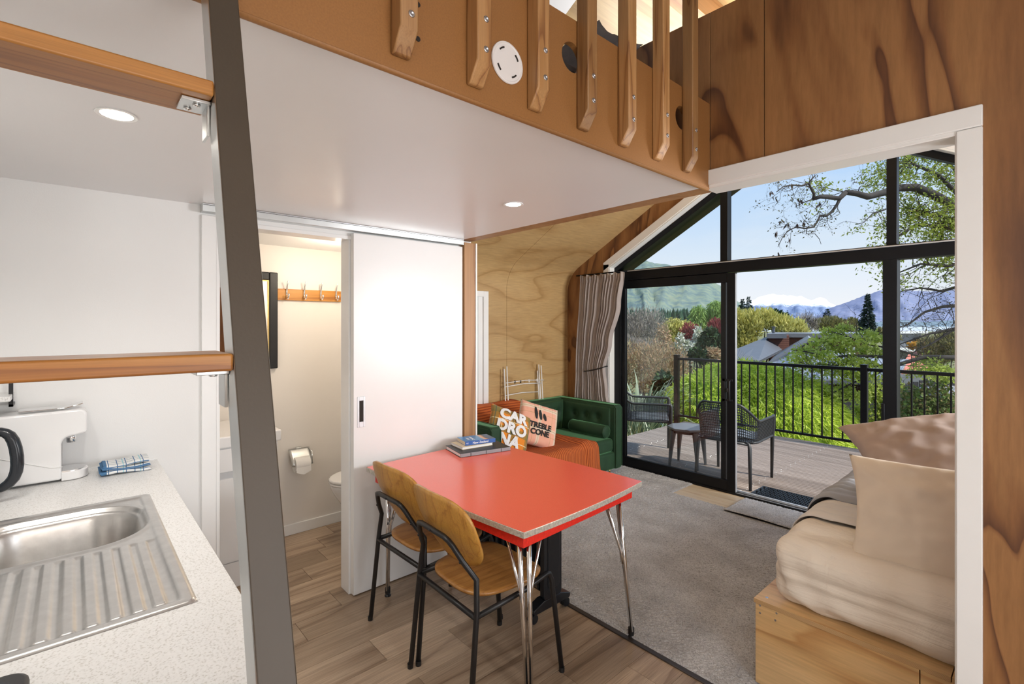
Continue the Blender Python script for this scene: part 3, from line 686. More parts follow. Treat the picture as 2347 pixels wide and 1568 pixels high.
# kettle
ke = thing('kettle', 'glass kettle with a black handle on a steel base', 'kettle', (-2.345, -.262, CT))
glass_mat('clear_glass', (.93, .95, .95))
MB().lathe([(.078, 0), (.078, .012), (.07, .018)], 32).build('power_base', 'black_paint', ke, auto=40)
MB().lathe([(.070, .018), (.078, .022), (.078, .05), (.073, .058)], 32, cap=False).build('steel_band', 'chrome', ke, auto=40)
MB().lathe([(.073, .056), (.076, .10), (.070, .18), (.058, .225)], 32, cap=False).build('glass_body', 'clear_glass', ke, smooth=True)
MB().lathe([(.0, .25), (.03, .248), (.058, .236), (.060, .222), (.052, .222)], 32, cap=False).build('lid', 'black_paint', ke, auto=40)
hpth = [(0, .058, .232), (0, .085, .238), (0, .112, .225), (0, .125, .18), (0, .13, .12), (0, .122, .075), (0, .095, .05), (0, .074, .045)]
plain('kettle_black', (.018, .022, .028), .22)
MB().tube([Vector(p) for p in hpth], [.014, .016, .018, .018, .018, .018, .016, .013], 12).build('handle', 'kettle_black', ke, smooth=True, sub=1)
plain('gauge', (.45, .58, .66), .2)
MB().box((-.012, .0735, .065), (.012, .079, .19)).build('water_gauge', 'gauge', ke, bevel=.004)
ke.rotation_euler.z = -.25
# tea towel: three folded layers
m, t, b = new_mat('tea_towel'); MATS['tea_towel'] = m
v = coords(t); sx = t.nodes.new('ShaderNodeSeparateXYZ'); L(t, v, sx.inputs[0])
def stripes(t, src, per, width, off=0.0):
    a = N(t, 'ShaderNodeMath', operation='ADD'); a.inputs[1].default_value = off + 10 * per; L(t, src, a.inputs[0])
    d = N(t, 'ShaderNodeMath', operation='DIVIDE'); d.inputs[1].default_value = per; L(t, a.outputs[0], d.inputs[0])
    f = N(t, 'ShaderNodeMath', operation='FRACT'); L(t, d.outputs[0], f.inputs[0])
    c = N(t, 'ShaderNodeMath', operation='LESS_THAN'); c.inputs[1].default_value = width; L(t, f.outputs[0], c.inputs[0]); return c.outputs[0]
def mixc(t, fac, a, b):
    n = N(t, 'ShaderNodeMix', data_type='RGBA')
    if isinstance(fac, (int, float)): n.inputs[0].default_value = fac
    else: L(t, fac, n.inputs[0])
    for s, x in ((6, a), (7, b)):
        if isinstance(x, tuple): n.inputs[s].default_value = (*x, 1)
        else: L(t, x, n.inputs[s])
    return n.outputs[2]
c = mixc(t, stripes(t, sx.outputs[1], .027, .10), (.80, .81, .80), (.06, .16, .32)); c = mixc(t, stripes(t, sx.outputs[1], .054, .06, .009), c, (.35, .65, .72))
c = mixc(t, stripes(t, sx.outputs[0], .03, .10), c, (.06, .16, .32))
lt = N(t, 'ShaderNodeMath', operation='LESS_THAN'); lt.inputs[1].default_value = -.058; L(t, sx.outputs[1], lt.inputs[0]); c = mixc(t, lt.outputs[0], c, (.07, .18, .34))
L(t, c, b.inputs['Base Color']); b.inputs['Roughness'].default_value = .95
tt = thing('tea_towel', 'folded white and blue checked tea towel at the end of the worktop', 'tea towel', (-2.515, .155, CT))
def fold(z0, th, sc, ph):
    def fn(u, v):
        a = 2 * math.pi * v; x = .065 * sc * np.sign(math.cos(a)) * abs(math.cos(a)) ** .35; z = z0 + th / 2 + th / 2 * np.sign(math.sin(a)) * abs(math.sin(a)) ** .6
        y = (u - .5) * .155 * sc
        return Vector((x, y + .004 * math.sin(9 * z * 30 + ph), z + .004 * math.sin(u * 5 + ph) + .003 * noise.noise(Vector((x * 30, y * 30, ph)))))
    return fn
for i, (z0, th, sc) in enumerate(((.002, .016, 1.0), (.017, .014, .97), (.030, .012, .93))):
    MB().grid(fold(z0, th, sc, i * 1.7), 24, 25).build('fold', 'tea_towel', tt, smooth=True)
# shelf on the wall, only its corner shows; hob corner
sh = thing('wall_shelf', 'pale wall shelf on a black bracket above the kettle', 'shelf', (-2.63, -.283, 1.197))
MB().box((0, -.02, .028), (.16, .118, .046)).build('board', 'speckled_top', sh, bevel=.002)
MB().box((.07, .108, .0), (.078, .120, .125)).box((.0, .108, .0), (.078, .120, .010)).build('bracket', 'black_paint', sh, bevel=.001)
hb = thing('portable_hob', 'black portable hob at the camera end of the worktop', 'hob', (-.85, -.19, CT))
MB().prism(rrect(-.245, -.16, .20, .14, .03), 2, .003, .045).build('body', 'black_paint', hb, bevel=.006, seg=3)
MB().prism(rrect(-.22, -.14, .18, .12, .02), 2, .045, .049).build('glass_top', 'kettle_black', hb)

# ================================================================== ladder to the loft
la = thing('loft_ladder', 'tall metal ladder with orange timber treads leaning on the loft edge', 'ladder', (-.262, -.07, 0))
sl_ = .295
def lad(x, y, z): return (x - sl_ * z, y, z)       # along the leaning plane
def stringer(ya, yb):
    m = MB(); d = .048; zt = 2.17
    v0 = [lad(0, ya, 0), lad(0, yb, 0), lad(-d, yb, 0), lad(-d, ya, 0), lad(0, ya, zt), lad(0, yb, zt), lad(-d, yb, zt), lad(-d, ya, zt)]
    m.add(v0, []); m.f = [(0, 1, 5, 4), (0, 4, 7, 3), (1, 2, 6, 5), (2, 3, 7, 6), (0, 3, 2, 1), (4, 5, 6, 7)]; m.m = [0, 1, 1, 1, 1, 1]
    return m
stringer(.150 + .07, .192 + .07).build('stringer', ['alu_reflection', 'alu'], la, bevel=.002)
stringer(-.37 + .092, -.328 + .092).build('stringer', ['alu_reflection', 'alu'], la, bevel=.002)
for k in range(5):
    z = (.20, .62, 1.04, 1.452, 1.834)[k]
    zt = z + .011
    x = -sl_ * zt
    tr__ = MB().box((x - .088, -.232, z - .011), (x + .004, .2195, z + .011)).build('tread', 'rung_wood', la, bevel=.003)
    for yy, s in ((.2195, -1), (-.232, 1)):
        xm = x - .03
        bk = MB().box((xm - .035, min(yy, yy + s * .036), z - .0165), (xm + .012, max(yy, yy + s * .036), z - .0115)).box((xm - .03, min(yy, yy + s * .004), z - .06), (xm + .005, max(yy, yy + s * .004), z - .0115)).build('bracket', 'alu', tr__, bevel=.0008)
        for q in (-.022, .0):
            MB().lathe([(0, -.003), (.0045, -.0025), (.0055, 0), (0, 0)], 10, M=T(xm + q, yy + s * (.024 if q < -.01 else .016), z - .0168), cap=False).build('screw', 'chrome', bk, smooth=True)

# ================================================================== red table
ta = thing('dining_table', 'red laminate kitchen table with metal edge and splayed chrome legs', 'table', (-1.93, 1.625, 0), math.radians(3.2))
m, t, b = new_mat('red_laminate'); MATS['red_laminate'] = m
v = coords(t); n = N(t, 'ShaderNodeTexNoise', Scale=420, Detail=2); L(t, v, n.inputs[0]); n2 = N(t, 'ShaderNodeTexNoise', Scale=2.5, Detail=5); L(t, v, n2.inputs[0])
r = rampn(t, n.outputs[0], [(.3, (.80, .115, .070)), (.7, (.88, .145, .092))]); L(t, r.outputs[0], b.inputs['Base Color'])
b.inputs['Roughness'].default_value = .24; b.inputs['Coat Weight'].default_value = .15; b.inputs['Coat Roughness'].default_value = .3
plain('red_apron', (.72, .028, .018), .3, var=.12, scale=110)
plain('edge_metal', (.60, .57, .50), .38, .5, var=.25, scale=120)
HX, HY, BW = .585, .418, .018
def bowed(hx, hy, bw, n=10):
    p = []
    for i in range(n): s = -1 + 2 * i / n; p.append((s * hx, -hy - bw * (1 - s * s)))
    for i in range(n): s = -1 + 2 * i / n; p.append((hx + bw * (1 - s * s), s * hy))
    for i in range(n): s = 1 - 2 * i / n; p.append((s * hx, hy + bw * (1 - s * s)))
    for i in range(n): s = 1 - 2 * i / n; p.append((-hx - bw * (1 - s * s) * .2, s * hy))
    return p
MB().prism(bowed(HX, HY, BW), 2, .705, .729).build('edge_band', 'edge_metal', ta, bevel=.0015)
MB().prism(bowed(HX - .002, HY - .002, BW), 2, .729, .7305).build('top', 'red_laminate', ta)
for (a, b2) in (((-.55, -.385), (.55, -.37)), ((-.55, .37), (.55, .385)), ((-.55, -.37), (-.535, .37)), ((.535, -.37), (.55, .37))):
    MB().box((a[0], a[1], .648), (b2[0], b2[1], .704)).build('apron', 'red_apron', ta, bevel=.002)
for sx, sy in ((-1, -1), (1, -1), (1, 1), (-1, 1)):
    foot = Vector((sx * .575, sy * .335 - (0 if sy < 0 else 0), .035)) if sy > 0 else Vector((sx * (.565 if sx < 0 else .50), sy * .30, .035))
    top = Vector((sx * .50, sy * .335, .655)) if not (sx > 0 and sy < 0) else Vector((.52, -.35, .655))
    d1 = Vector((sx * .013, -sy * .013, 0))
    lg = MB()
    lg.tube([top + d1, foot + d1 * .5], [.011, .0085], 12); lg.tube([top - d1, foot - d1 * .5], [.011, .0085], 12)
    j = top.lerp(foot, .42)
    lg.tube([top + Vector((-sx * .10, 0, 0)), j + Vector((-sx * .016, 0, 0)), j + (foot - top) * .08 + Vector((-sx * .016, 0, 0))], .006, 8)
    lg.tube([top + Vector((0, -sy * .10, 0)), j + Vector((0, -sy * .016, 0)), j + (foot - top) * .08 + Vector((0, -sy * .016, 0))], .006, 8)
    lo = lg.build('leg', 'chrome', ta, smooth=True)
    MB().cyl(foot + Vector((0, 0, -.018)), foot + Vector((0, 0, .012)), .0145, 14).lathe([(0, 0), (.017, 0), (.017, .004), (.009, .012), (.009, .02)], 16, M=T(foot.x, foot.y, .001)).build('foot_cap', 'black_paint', lo, auto=40)

# ================================================================== chairs
wood('chair_ply', (.62, .315, .062), (.57, .275, .050), (.44, .19, .035), grain=(6, 6, .5), scale=3.2, rings=4, rough=.34, fine=.16)
wood('chair_seat_ply', (.54, .26, .070), (.49, .225, .058), (.39, .165, .04), grain=(6, .5, 6), scale=3.2, rings=4, rough=.3, fine=.16)
def make_chair(label):
    c = thing('dining_chair', label, 'chair', group='plywood dining chairs at the red table')
    tb = MB(); r = .011
    def P3(x, y, z): return (x, y, z)
    left = [(-.222, -.245, .006), (-.212, -.205, .42), (-.198, -.196, .535), (-.160, -.232, .60), (-.128, -.256, .655)]
    right = [(-x, y, z) for x, y, z in left][::-1]
    tb.tube(left + [(-.112, -.266, .674), (-.085, -.270, .682), (.085, -.270, .682), (.112, -.266, .674)] + right, r, 10)
    tb.build('back_frame', 'black_paint', c, smooth=True)
    for s in (-1, 1):
        MB().tube([(s * .213, -.207, .405), (s * .20, .05, .415), (s * .185, .185, .43), (s * .185, .20, .425), (s * .19, .208, .40), (s * .215, .245, .006)], [r] * 6, 10).build('front_leg', 'black_paint', c, smooth=True)
        MB().cyl((s * .225, -.245, 0), (s * .225, -.245, .02), .0125, 10).build('foot_cap', 'black_paint', c); MB().cyl((s * .215, .245, 0), (s * .215, .245, .02), .0125, 10).build('foot_cap', 'black_paint', c)
    MB().tube([(-.212, -.207, .40), (.212, -.207, .40)], r, 10).build('stretcher', 'black_paint', c, smooth=True)
    MB().tube([(-.19, .12, .42), (.19, .12, .42)], r * .8, 10).build('stretcher', 'black_paint', c, smooth=True)
    def shell(fn, hx, hv, n, name, mat, th, ex=.55):
        mb = MB(); nr, na = 10, 40; vs = [fn(0, 0)]; fs = []
        for i in range(1, nr + 1):
            for j in range(na):
                a = 2 * math.pi * j / na; k = i / nr
                vs.append(fn(hx * k * np.sign(math.cos(a)) * abs(math.cos(a)) ** ex, hv * k * np.sign(math.sin(a)) * abs(math.sin(a)) ** ex))
        for j in range(na): fs.append((0, 1 + j, 1 + (j + 1) % na))
        for i in range(nr - 1):
            for j in range(na): fs.append((1 + i * na + j, 1 + (i + 1) * na + j, 1 + (i + 1) * na + (j + 1) % na, 1 + i * na + (j + 1) % na))
        mb.add(vs, fs); o = mb.build(name, mat, c, smooth=True, solid=th); return o
    shell(lambda x, v: Vector((x * (1 - .12 * max(0, -v / .15)), -.244 - .06 * v / .145 + .95 * x * x + .02 * (v / .145) ** 2, .688 + v)), .218, .150, 0, 'backrest', 'chair_ply', .012, .62)
    shell(lambda x, v: Vector((x * (1 + .06 * v / .2), v + .0, .452 - .45 * x * x * .3 - (.02 if v > .15 else 0) * ((v - .15) / .05 if v > .15 else 0) ** 2 + (.10 * (v + .12) ** 2 if v < -.12 else 0))), .200, .20, 0, 'seat', 'chair_seat_ply', .012, .62)
    for (x, z) in ((-.158, .60), (.158, .60), (0, .682)):
        MB().lathe([(0, 0), (.005, 0), (.004, .003), (0, .0035)], 10, cap=False, M=T(x * 1.0, -.281 if x == 0 else -.243, z) @ Matrix.Rotation(math.pi / 2, 4, 'X')).build('rivet', 'black_paint', c, smooth=True)
    return c
ch = make_chair('oak plywood dining chair on the bathroom-door side of the pair'); ch.location = (-2.114, 1.372, 0); ch.rotation_euler.z = .02
c2 = copy_tree(ch); c2['label'] = 'oak plywood dining chair at the table end nearer the bed'; c2.location = (-1.662, 1.335, 0); c2.rotation_euler.z = -.03

# ================================================================== folder and books on the table
ZT = .7307
fd = thing('ring_binder', 'black hard-cover folder lying on the red table under two books', 'folder', (-2.375, 1.842, ZT), math.radians(-12))
plain('binder_black', (.022, .023, .026), .45); plain('binder_grey', (.28, .29, .31), .4)
MB().box((-.112, -.165, 0), (.112, .165, .003)).box((-.112, -.165, .020), (.112, .165, .023)).build('cover', 'binder_black', fd, bevel=.001)
MB().box((-.105, -.162, .003), (.106, .158, .020)).build('pages', 'paper', fd)
MB().box((.1065, -.165, .001), (.113, .165, .022)).build('spine', 'binder_grey', fd, bevel=.002)
for y in (-.10, 0, .10): MB().box((.1128, y - .002, .002), (.1136, y + .002, .021)).build('spine_mark', 'binder_black', fd)
plain('page_tan', (.66, .57, .42), .9, var=.1, scale=300)
b2_ = thing('paperback_book', 'tan-edged paperback between the blue guidebook and the black folder', 'book', (-2.42, 1.83, ZT + .0235), math.radians(-8))
MB().box((-.075, -.105, 0), (.075, .105, .002)).box((-.075, -.105, .014), (.075, .105, .016)).build('cover', 'page_tan', b2_, bevel=.0005)
MB().box((-.074, -.103, .002), (.072, .103, .014)).build('pages', 'paper', b2_)
b1_ = thing('guidebook', 'blue paperback guidebook with a sunset cover on top of the books', 'book', (-2.415, 1.86, ZT + .040), math.radians(-14))
m, t, b = new_mat('guide_cover'); MATS['guide_cover'] = m
v = coords(t); sx = t.nodes.new('ShaderNodeSeparateXYZ'); L(t, v, sx.inputs[0]); n = N(t, 'ShaderNodeTexNoise', Scale=14, Detail=4); L(t, v, n.inputs[0])
ad = N(t, 'ShaderNodeMath', operation='MULTIPLY_ADD'); L(t, n.outputs[0], ad.inputs[0]); ad.inputs[1].default_value = .05; L(t, sx.outputs[1], ad.inputs[2])
r = rampn(t, ad.outputs[0], [(0, (.05, .26, .58)), (.040, (.10, .32, .62)), (.058, (.80, .50, .33)), (.072, (.70, .30, .14)), (.085, (.05, .04, .05)), (.1, (.03, .10, .22))]); r.color_ramp.elements[0].position = 0
L(t, r.outputs[0], b.inputs['Base Color']); b.inputs['Roughness'].default_value = .3
plain('guide_spine', (.045, .13, .42), .35)
MB().box((-.066, -.10, .022), (.064, .10, .0242)).build('front_cover', 'guide_cover', b1_, bevel=.0005)
MB().box((-.066, -.10, 0), (.064, .10, .0015)).build('back_cover', 'guide_spine', b1_, bevel=.0005)
MB().box((-.065, -.099, .0015), (.062, .099, .022)).build('pages', 'page_tan', b1_)
MB().box((.0622, -.10, .0002), (.066, .10, .0240)).build('spine', 'guide_spine', b1_, bevel=.001)
def text(body, size, mat, parent, M, name='lettering', ext=.0006, align='CENTER', bold=0, sp=1):
    cu = bpy.data.curves.new(name, 'FONT'); cu.body = body; cu.size = size; cu.extrude = ext; cu.align_x = align; cu.align_y = 'CENTER'; cu.offset = bold; cu.space_character = sp; cu.resolution_u = 3
    tmp = bpy.data.objects.new(name + '_tmp', cu); COL.objects.link(tmp)
    dg = bpy.context.evaluated_depsgraph_get(); me = bpy.data.meshes.new_from_object(tmp.evaluated_get(dg)); bpy.data.objects.remove(tmp)
    me.materials.clear(); me.materials.append(MATS[mat]); me.name = name
    o = bpy.data.objects.new(name, me); link(o, parent); o.matrix_local = M; return o
plain('ink_white', (.88, .88, .88), .5); plain('ink_black', (.012, .012, .012), .8)
Ms = Matrix(((0, 0, 1, .0662), (1, 0, 0, .0), (0, 1, 0, .012), (0, 0, 0, 1)))
text('New Zealand', .019, 'ink_white', b1_, Ms, ext=.0002, bold=.0004)
text('NZ', .011, 'ink_white', b1_, Matrix(((0, 0, 1, .0662), (1, 0, 0, -.086), (0, 1, 0, .012), (0, 0, 0, 1))), ext=.0002)
Mt = Matrix(((0, 1, 0, -.01), (-1, 0, 0, -.055), (0, 0, 1, .0243), (0, 0, 0, 1)))
text('New\nZealand', .026, 'ink_white', b1_, Matrix(((-1, 0, 0, -.0), (0, -1, 0, -.045), (0, 0, 1, .0243), (0, 0, 0, 1))), ext=.0002, bold=.0003)

# ================================================================== heater under the table
he = thing('column_heater', 'black electric heater on castors under the red table', 'heater', (-2.02, 1.835, 0))
plain('heater_black', (.014, .016, .020), .3)
MB().prism(rrect(-.065, .10, .065, .615, .02, 4), 0, .25, .282).build('end_panel', 'heater_black', he, bevel=.004)
MB().prism(rrect(-.040, .15, .045, .58, .02, 4), 0, .282, .286).build('end_inlay', 'heater_black', he, bevel=.002)
MB().prism(rrect(-.065, .10, .065, .615, .02, 4), 0, -.282, -.25).build('end_panel', 'heater_black', he, bevel=.004)
f0 = None
for i in range(9):
    x = -.22 + .055 * i
    if f0 is None: f0 = MB().prism(rrect(-.055, .12, .055, .60, .025, 4), 0, -.008, .008).build('fin', 'heater_black', he, bevel=.004); o = f0
    else: o = f0.copy(); COL.objects.link(o); o.parent = he
    o.location.x = x
for x in (-.225, .225):
    MB().prism([(-.135, .060), (-.125, .05), (.125, .05), (.135, .060), (.135, .075), (.06, .10), (-.06, .10), (-.135, .075)], 0, x + .0, x + .055).build('foot_bar', 'heater_black', he, bevel=.004)
    for y in (-.118, .118):
        cs = MB().cyl((x + .010, y, .024), (x + .024, y, .024), .023, 16).cyl((x + .030, y, .024), (x + .044, y, .024), .023, 16).build('castor', 'heater_black', he, auto=40)
        MB().cyl((x + .027, y, .02), (x + .027, y, .06), .008, 8).build('castor_stem', 'heater_black', cs)
# ================================================================== carpet
m, t, b = new_mat('carpet'); MATS['carpet'] = m
v = coords(t); n = N(t, 'ShaderNodeTexNoise', Scale=150, Detail=3, Roughness=.7); L(t, v, n.inputs[0]); n2 = N(t, 'ShaderNodeTexNoise', Scale=5, Detail=3); L(t, v, n2.inputs[0])
r = rampn(t, n.outputs[0], [(.30, (.27, .265, .27)), (.5, (.58, .575, .58)), (.72, (.80, .795, .795))]); r2 = rampn(t, n2.outputs[0], [(.35, (.84,) * 3), (.65, (1.08,) * 3)])
mxn = N(t, 'ShaderNodeMix', data_type='RGBA', blend_type='MULTIPLY'); mxn.inputs[0].default_value = 1; L(t, r.outputs[0], mxn.inputs[6]); L(t, r2.outputs[0], mxn.inputs[7])
L(t, mxn.outputs[2], b.inputs['Base Color']); b.inputs['Roughness'].default_value = 1; b.inputs['Specular IOR Level'].default_value = .1; bump(t, b, n.outputs[0], .9, .012)
b.inputs['Sheen Weight'].default_value = .25
CY0, CUTX0, CUTX1, CUTY = 1.978, -2.30, -1.0, 3.955
def carpet_mesh(x0, x1, y0, y1, nx, ny, base, hi, seed, mb, curl=None):
    rs = np.random.RandomState(seed); h = rs.rand(ny, nx)
    def fn(u, v):
        i, j = int(round(u * (nx - 1))), int(round(v * (ny - 1)))
        edge = min(i, nx - 1 - i, j, ny - 1 - j)
        z = base + (hi - base) * (.55 + .45 * h[j, i]) if edge else base
        x, y = x0 + (x1 - x0) * u, y0 + (y1 - y0) * v
        jx, jy = (h[j, i] - .5) * .006, (h[j - 1, i] - .5) * .006
        if curl: z += curl(x, y)
        return Vector((x + (jx if edge else 0), y + (jy if edge else 0), z))
    mb.grid(fn, nx, ny); return mb
cp = MB()
carpet_mesh(-3.72, XR, CY0, CUTY, 480, 200, .0012, .013, 1, cp)
carpet_mesh(-3.72, CUTX0, CUTY, YG + .068, 145, 38, .0012, .013, 2, cp)
carpet_mesh(CUTX1, XR, CUTY, YG + .068, 180, 38, .0012, .013, 3, cp)
c_ = cp.build('carpet', 'carpet', smooth=False); tag(c_, 'grey cut-pile carpet over the living room floor', 'carpet')
plain('strip_dark', (.06, .05, .045), .4, .5)
sp = box('floor_strip', (-2.58, CY0 - .022, .0005), (-.21, CY0 + .006, .006), 'strip_dark', bevel=.0025); tag(sp, 'dark joining strip between the plank floor and the carpet', 'floor strip')
dm_ = thing('door_rug', 'small loose grey carpet offcut at the sliding door threshold', 'rug', (0, 0, 0))
mm = MB(); carpet_mesh(-1.80, -.95, 3.86, 4.265, 100, 48, .016, .027, 7, mm, lambda x, y: .012 * max(0, 1 - (y - 3.86) / .10) ** 2 * (.6 + .4 * math.sin(x * 7)))
mm.build('pile', 'carpet', dm_)
carpet_under = MB(); carpet_under.box((-1.795, 3.865, .0135), (-.955, 4.26, .0165)).build('backing', 'strip_dark', dm_)

# ================================================================== sofa
m, t, b = new_mat('green_velvet'); MATS['green_velvet'] = m
v = coords(t); n = N(t, 'ShaderNodeTexNoise', Scale=7, Detail=4); L(t, v, n.inputs[0]); r = rampn(t, n.outputs[0], [(.3, (.008, .034, .013)), (.7, (.016, .058, .022))]); L(t, r.outputs[0], b.inputs['Base Color'])
b.inputs['Roughness'].default_value = .75; b.inputs['Sheen Weight'].default_value = .6; b.inputs['Sheen Roughness'].default_value = .35; b.inputs['Sheen Tint'].default_value = (.32, .75, .36, 1)
so = thing('sofa', 'dark green velvet two-seat sofa with buttoned back by the ply wall', 'sofa', (-3.37, 3.265, 0))
def X_(x): return x + 3.37
def Y_(y): return y - 3.265
SF, SB, YA, YE, HT = -2.945, -3.785, 2.415, 4.115, .69
MB().box((X_(SB), Y_(YA) + .02, .055), (X_(SF - .02), Y_(YE) - .02, .225)).build('base', 'green_velvet', so, bevel=.02, seg=3)
MB().box((X_(SB), Y_(YA + .05), .2), (X_(SB + .11), Y_(YE - .05), HT)).build('back', 'green_velvet', so, bevel=.025, seg=4)
for y0, y1, nm in ((YA, YA + .105, 'arm'), (YE - .105, YE, 'arm')):
    ao = MB().box((X_(SB), Y_(y0), .055), (X_(SF), Y_(y1), HT)).build(nm, 'green_velvet', so, bevel=.026, seg=4)
    for yy in (y0 + .007, y1 - .007):
        MB().tube([(X_(SF) - .003, Y_(yy), .08), (X_(SF) - .003, Y_(yy), HT - .03), (X_(SF) - .03, Y_(yy), HT - .003), (X_(SB) + .03, Y_(yy), HT - .003)], .0055, 6).build('piping', 'green_velvet', ao, smooth=True)
def tufted(nm, org, du, dv, dn, w, h, dots, bulge, dent):
    def fn(u, v):
        e_ = (4 * u * (1 - u)) ** .35 * (4 * v * (1 - v)) ** .35
        d = bulge * e_
        for (a, c) in dots:
            q = math.hypot((u - a) * w, (v - c) * h); d -= dent * math.exp(-(q / .035) ** 2) + dent * .35 * math.exp(-(q / .085) ** 2)
        return Vector(org) + Vector(du) * (u * w) + Vector(dv) * (v * h) + Vector(dn) * d
    o = MB().grid(fn, 72, 36).build(nm, 'green_velvet', so, smooth=True)
    for (a, c) in dots:
        p = fn(a, c); MB().lathe([(0, .006), (.007, .0045), (.010, 0)], 12, cap=False, M=T(*p) @ Vector(dn).to_track_quat('Z', 'Y').to_matrix().to_4x4()).build('button', 'green_velvet', o, smooth=True)
L_ = (YE - YA - .21)
tufted('back_cushion', (X_(SB + .105), Y_(YA + .105), .33), (0, 1, 0), (.10, 0, .995), (1, 0, .05), L_, .345, [((i + .5) / 6, .62) for i in range(6)], .085, .055)
tufted('arm_cushion', (X_(SB + .13), Y_(YE - .1045), .36), (1, 0, 0), (0, 0, 1), (0, -1, 0), .64, .30, [(.28, .62), (.52, .62), (.76, .62)], .028, .026)
for i in range(2):
    ya = YA + .11 + i * L_ / 2
    MB().box((X_(SB + .12), Y_(ya + .003), .226), (X_(SF - .025), Y_(ya + L_ / 2 - .003), .362)).build('seat_cushion', 'green_velvet', so, bevel=.035, seg=4)
for x in (SF - .06, SB + .06):
    for y in (YA + .13, YE - .13):
        MB().cyl((X_(x), Y_(y), .0135), (X_(x), Y_(y), .06), .010, 12).build('leg', 'brass', so, smooth=True)
bo = thing('bolster', 'round green velvet bolster lying against the sofa arm', 'bolster', (-3.235, YE - .175, .365))
q = MB().lathe([(0, -.235), (.045, -.235), (.058, -.228), (.062, -.215), (.0635, 0), (.062, .215), (.058, .228), (.045, .235), (0, .235)], 28, cap=False).build('roll', 'green_velvet', bo, auto=50); q.rotation_euler = (0, math.pi / 2, 0); q.location = (0, 0, .064)
for s in (-1, 1):
    q = MB().tube([(.060 * math.cos(a), .060 * math.sin(a), s * .224) for a in [2 * math.pi * i / 28 for i in range(29)]], .0035, 6).build('piping', 'green_velvet', bo, smooth=True); q.rotation_euler = (0, math.pi / 2, 0); q.location = (0, 0, .064)
# throws
def rib_mat(name, axis, per):
    m, t, b = new_mat(name); MATS[name] = m
    v = coords(t); n = N(t, 'ShaderNodeTexNoise', Scale=6, Detail=2); L(t, v, n.inputs[0])
    wv = N(t, 'ShaderNodeTexWave', Scale=per, Distortion=.6, Detail=1); wv.bands_direction = axis; L(t, v, wv.inputs['Vector']); wv.inputs['Detail Scale'].default_value = 1.5
    r = rampn(t, wv.outputs['Fac'], [(0, (.26, .045, .008)), (.35, (.48, .100, .020)), (1, (.58, .14, .03))]); L(t, r.outputs[0], b.inputs['Base Color'])
    b.inputs['Roughness'].default_value = .95; bump(t, b, wv.outputs['Fac'], .8, .008)
rib_mat('rust_seat', 'Y', 15); rib_mat('rust_back', 'Z', 15)
ts = thing('knitted_throw', 'rust ribbed knit throw spread over the sofa seat and front', 'throw', (-3.2, 3.2, .365))
def throw_seat(u, v):
    # v along X from the back of the seat over the front edge, u along Y
    ytop, ybot = Y_(2.62) , Y_(3.70)
    s = v * .92
    xb, xf = -3.58, SF + .012
    if s < xf - xb - .05: x, z = xb + s, .374
    else:
        q = s - (xf - xb - .05); a = min(q / .06, math.pi / 2)
        x = xf - .05 + .05 * math.sin(min(q / .05, math.pi / 2)); z = .374 - .05 * (1 - math.cos(min(q / .05, math.pi / 2))) - max(0, q - .078)
    y = 2.63 + 1.02 * u + .10 * v * u
    w = .010 * math.sin(u * 21 + 2 * math.sin(v * 3)) * (.3 + v) + .018 * math.exp(-((u - .90) / .03) ** 2) + .016 * math.exp(-((u - .80 - .06 * v) / .025) ** 2) + .006 * noise.noise(Vector((x * 6, y * 6, 0)))
    w = max(w, -.002)
    if x < SF - .01: z += w + .004
    else: x += w * .8; z += 0
    return Vector((x + 3.2, y - 3.2, z - .365))
MB().grid(throw_seat, 110, 60).build('knit', 'rust_seat', ts, smooth=True, solid=.008)
tb_ = thing('knitted_blanket', 'rust ribbed knit blanket folded over the sofa back', 'blanket', (-3.68, 2.9, .69))
def throw_back(u, v):
    s = v * .60
    if s < .12: x, z = -3.795, .60 + s * .85
    elif s < .26: x, z = -3.795 + (s - .12), .704 + .004 * math.sin((s - .12) * 22)
    else: q = s - .26; x, z = -3.655 + .085 * ss(0, .12, q) + q * .15, .70 - q * .93
    y = 2.43 + .95 * u - .05 * (1 - v) + .03 * math.sin(v * 3)
    w = .012 * math.exp(-((u - .95) / .03) ** 2) + .010 * math.exp(-((u - .03) / .03) ** 2) + .008 * math.sin(u * 14 + v * 5) + .004 * noise.noise(Vector((y * 7, s * 7, 3)))
    return Vector((x + 3.68 + w * (1 if s > .26 else 0) + (.012 if s > .2 else 0), y - 2.9, z - .69 + max(w, 0) * (.9 if s <= .3 else .3) + .006))
MB().grid(throw_back, 80, 50).build('knit', 'rust_back', tb_, smooth=True, solid=.008)

# cushions with lettering
def plaid(name, base, bands):
    m, t, b = new_mat(name); MATS[name] = m
    v = coords(t); sx = t.nodes.new('ShaderNodeSeparateXYZ'); L(t, v, sx.inputs[0])
    n = N(t, 'ShaderNodeTexNoise', Scale=160, Detail=2); L(t, v, n.inputs[0])
    c = base
    for ax, per, w, off, col, f in bands:
        s_ = stripes(t, sx.outputs[ax], per, w, off); fm_ = N(t, 'ShaderNodeMath', operation='MULTIPLY'); fm_.inputs[1].default_value = f; L(t, s_, fm_.inputs[0])
        c = mixc(t, fm_.outputs[0], c, col)
    L(t, c, b.inputs['Base Color']); b.inputs['Roughness'].default_value = .95; b.inputs['Sheen Weight'].default_value = .3; bump(t, b, n.outputs[0], .3, .003)
plaid('plaid_orange', (.78, .25, .020), [(0, .17, .34, .02, (.16, .17, .05), .65), (1, .17, .34, .05, (.16, .17, .05), .65), (0, .17, .04, .10, (.85, .75, .45), .8), (1, .17, .04, .11, (.85, .75, .45), .8), (0, .17, .05, .0, (.05, .10, .08), .7)])
